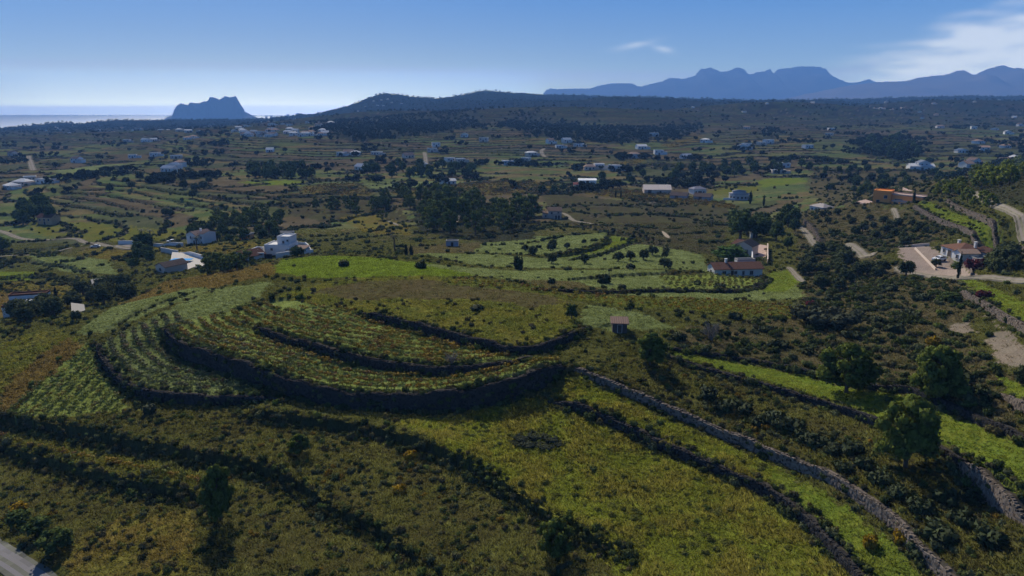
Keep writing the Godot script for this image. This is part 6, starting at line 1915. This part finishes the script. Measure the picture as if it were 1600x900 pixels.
func _ready() -> void:
	var cam := Camera3D.new()
	cam.name = "camera"
	cam.fov = rad_to_deg(2.0 * atan(450.0 / 1067.0))
	cam.near = 1.0
	cam.far = 60000.0
	cam.position = Vector3(0, CAM_Y, 0)
	cam.rotation.x = -atan(285.0 / 1067.0)
	add_child(cam)
	cam.current = true
	var env := Environment.new()
	env.background_mode = Environment.BG_SKY
	env.tonemap_mode = Environment.TONE_MAPPER_LINEAR
	env.tonemap_exposure = 1.3
	env.sdfgi_enabled = true
	env.ssao_enabled = true
	env.ssil_enabled = true
	env.fog_enabled = true
	env.fog_density = HAZE
	env.fog_light_color = Color(.18, .42, 1.0).linear_to_srgb()
	var sm := PanoramaSkyMaterial.new()
	sm.panorama = ImageTexture.create_from_image(sky_image())
	var sky := Sky.new()
	sky.sky_material = sm
	env.sky = sky
	var we := WorldEnvironment.new()
	we.name = "environment"
	we.environment = env
	add_child(we)
	var sun := DirectionalLight3D.new()
	sun.name = "sun"
	sun.light_energy = 1.6
	sun.light_color = Color(1.0, .96, .88)
	sun.light_angular_distance = 0.5
	sun.shadow_enabled = true
	add_child(sun)
	sun.look_at_from_position(Vector3.ZERO, -(Vector3(-0.36, 0, -0.93).normalized() * cos(SUN_UP) + Vector3.UP * sin(SUN_UP)))

	for z in ZR:
		zlog.append(log(z))
	n_wide.seed = 1
	n_wide.frequency = 0.009
	n_mid.seed = 2
	n_mid.frequency = 0.045
	n_fine.seed = 3
	n_fine.frequency = 0.35
	n_ridge.seed = 4
	n_ridge.frequency = 0.004
	# ground kinds: name, two colours, grass share, grass height, bushes per square metre
	for k in [
		["slope", Color(.10, .10, .030), Color(.08, .086, .026), .6, .26, .14],
		["scrub", Color(.085, .078, .028), Color(.098, .10, .028), .7, .32, .95],
		["maquis", Color(.115, .095, .05), Color(.075, .072, .032), .45, .26, .4],
		["heath", Color(.07, .06, .036), Color(.08, .08, .034), .5, .35, .09],
		["straw", Color(.155, .145, .032), Color(.115, .13, .028), .9, .3, .16],
		["bare", Color(.108, .088, .042), Color(.10, .092, .038), .35, .25, .004],
		["lime", Color(.15, .21, .024), Color(.125, .17, .022), .9, .3, .004],
		["rust", Color(.14, .10, .032), Color(.15, .115, .038), .8, .4, .03],
		["dull", Color(.18, .215, .085), Color(.14, .17, .06), .75, .2, .006],
		["vine", Color(.235, .285, .085), Color(.17, .21, .06), .7, .14, .0],
		["vinegreen", Color(.225, .27, .07), Color(.17, .20, .05), .7, .14, .0],
		["vineback", Color(.13, .14, .03), Color(.105, .12, .028), .6, .25, .004],
		["vineyellow", Color(.125, .125, .028), Color(.10, .105, .024), .7, .35, .02],
		["yellowvine", Color(.14, .105, .028), Color(.11, .10, .03), .3, .25, .0],
		["tall", Color(.15, .175, .024), Color(.165, .15, .03), 1.0, .34, .34],
		["lush", Color(.125, .175, .026), Color(.15, .175, .028), .8, .16, .002],
		["dry", Color(.15, .14, .032), Color(.155, .12, .034), .9, .25, .4],
		["soil", Color(.25, .205, .16), Color(.2, .17, .13), .1, .2, .01],
		["gravel", Color(.36, .285, .245), Color(.32, .26, .22), .0, .2, .0],
		["forest", Color(.04, .045, .024), Color(.05, .05, .028), .3, .3, .06],
	]:
		kinds[k[0]] = kind_list.size()
		kind_list.append(k)
	read_walls()
	paint_maps()
	for p in PAD_LIST:
		var q: Vector2 = p[0]
		pads.append(Vector4(q.x, base(q.x, q.y), q.y, p[1]))
	for r in ROADS:
		for q: Vector2 in smooth_line(pts(r[3]), 2.0):
			road_pts.append(Vector3(q.x, q.y, r[1] * 0.5 + 0.6))
	build_land()

	# sea, mountains and the great rock
	var sea := MB.new()
	for i in 10:
		for j in 11:
			var x0 := -16250.0 + i * 3250.0
			var z0 := -2600.0 - j * 1000.0
			sea.quad(Vector3(x0, 0, z0), Vector3(x0 + 3250, 0, z0), Vector3(x0 + 3250, 0, z0 - 1000), Vector3(x0, 0, z0 - 1000), Vector3.UP)
	var water := mat("sea_water", Color(.34, .38, .43), 0.44, 1.0)
	water.metallic = 0.6
	tag(obj("sea", sea.mesh(), water), "", "", "", "structure")
	heap("rock_headland", ROCK_LINE, 8500.0, 170.0, 240.0, -4.0, 1.25, 0.35, mat("headland_rock", Color(.16, .14, .12)), 51)
	heap("mountain_range", FAR_LINE, 14000.0, 2600.0, 2600.0, 150.0, 0.85, 0.5, mat("mountain_rock", Color(.06, .058, .05)), 52)
	heap("mountain_slopes", NEAR_LINE, 9500.0, 2600.0, 2400.0, 120.0, 0.9, 0.55, mat("mountain_scrub", Color(.15, .115, .085)), 53)
	heap("coastal_plain", "-3700 2 -3400 9 -3000 12 -2600 14 -2200 22 -1700 60 -1200 110", 8300.0, 1500.0, 500.0, -3.0, 2.0, 0.2, mat("mountain_scrub", Color(.15, .115, .085)), 54)

	build_walls()
	build_houses()
	plant_trees()
	plant_vines()
	plant_bushes()
	plant_grass()
	name_by_place()


func name_by_place() -> void:
	## things that share a label are told apart by their order from the left, as long as one could count them
	var same := {}
	for o in get_children():
		if o.has_meta("label") and not o.name.begins_with("grape_vine") and not o.name.begins_with("scrub_bush"):
			var k: String = o.get_meta("label")
			if not same.has(k):
				same[k] = []
			same[k].append(o)
	for k: String in same:
		var l: Array = same[k]
		if l.size() < 2:
			continue
		l.sort_custom(func(a, b): return a.position.x / -a.position.z < b.position.x / -b.position.z)
		for i in l.size():
			var n := i + 1
			var tail := "th"
			if n % 100 < 11 or n % 100 > 13:
				tail = {1: "st", 2: "nd", 3: "rd"}.get(n % 10, "th")
			var place := "%d%s from the left" % [n, tail]
			if i == 0:
				place = "leftmost of them"
			elif i == l.size() - 1:
				place = "rightmost of them"
			l[i].set_meta("label", "%s, %s" % [k, place])
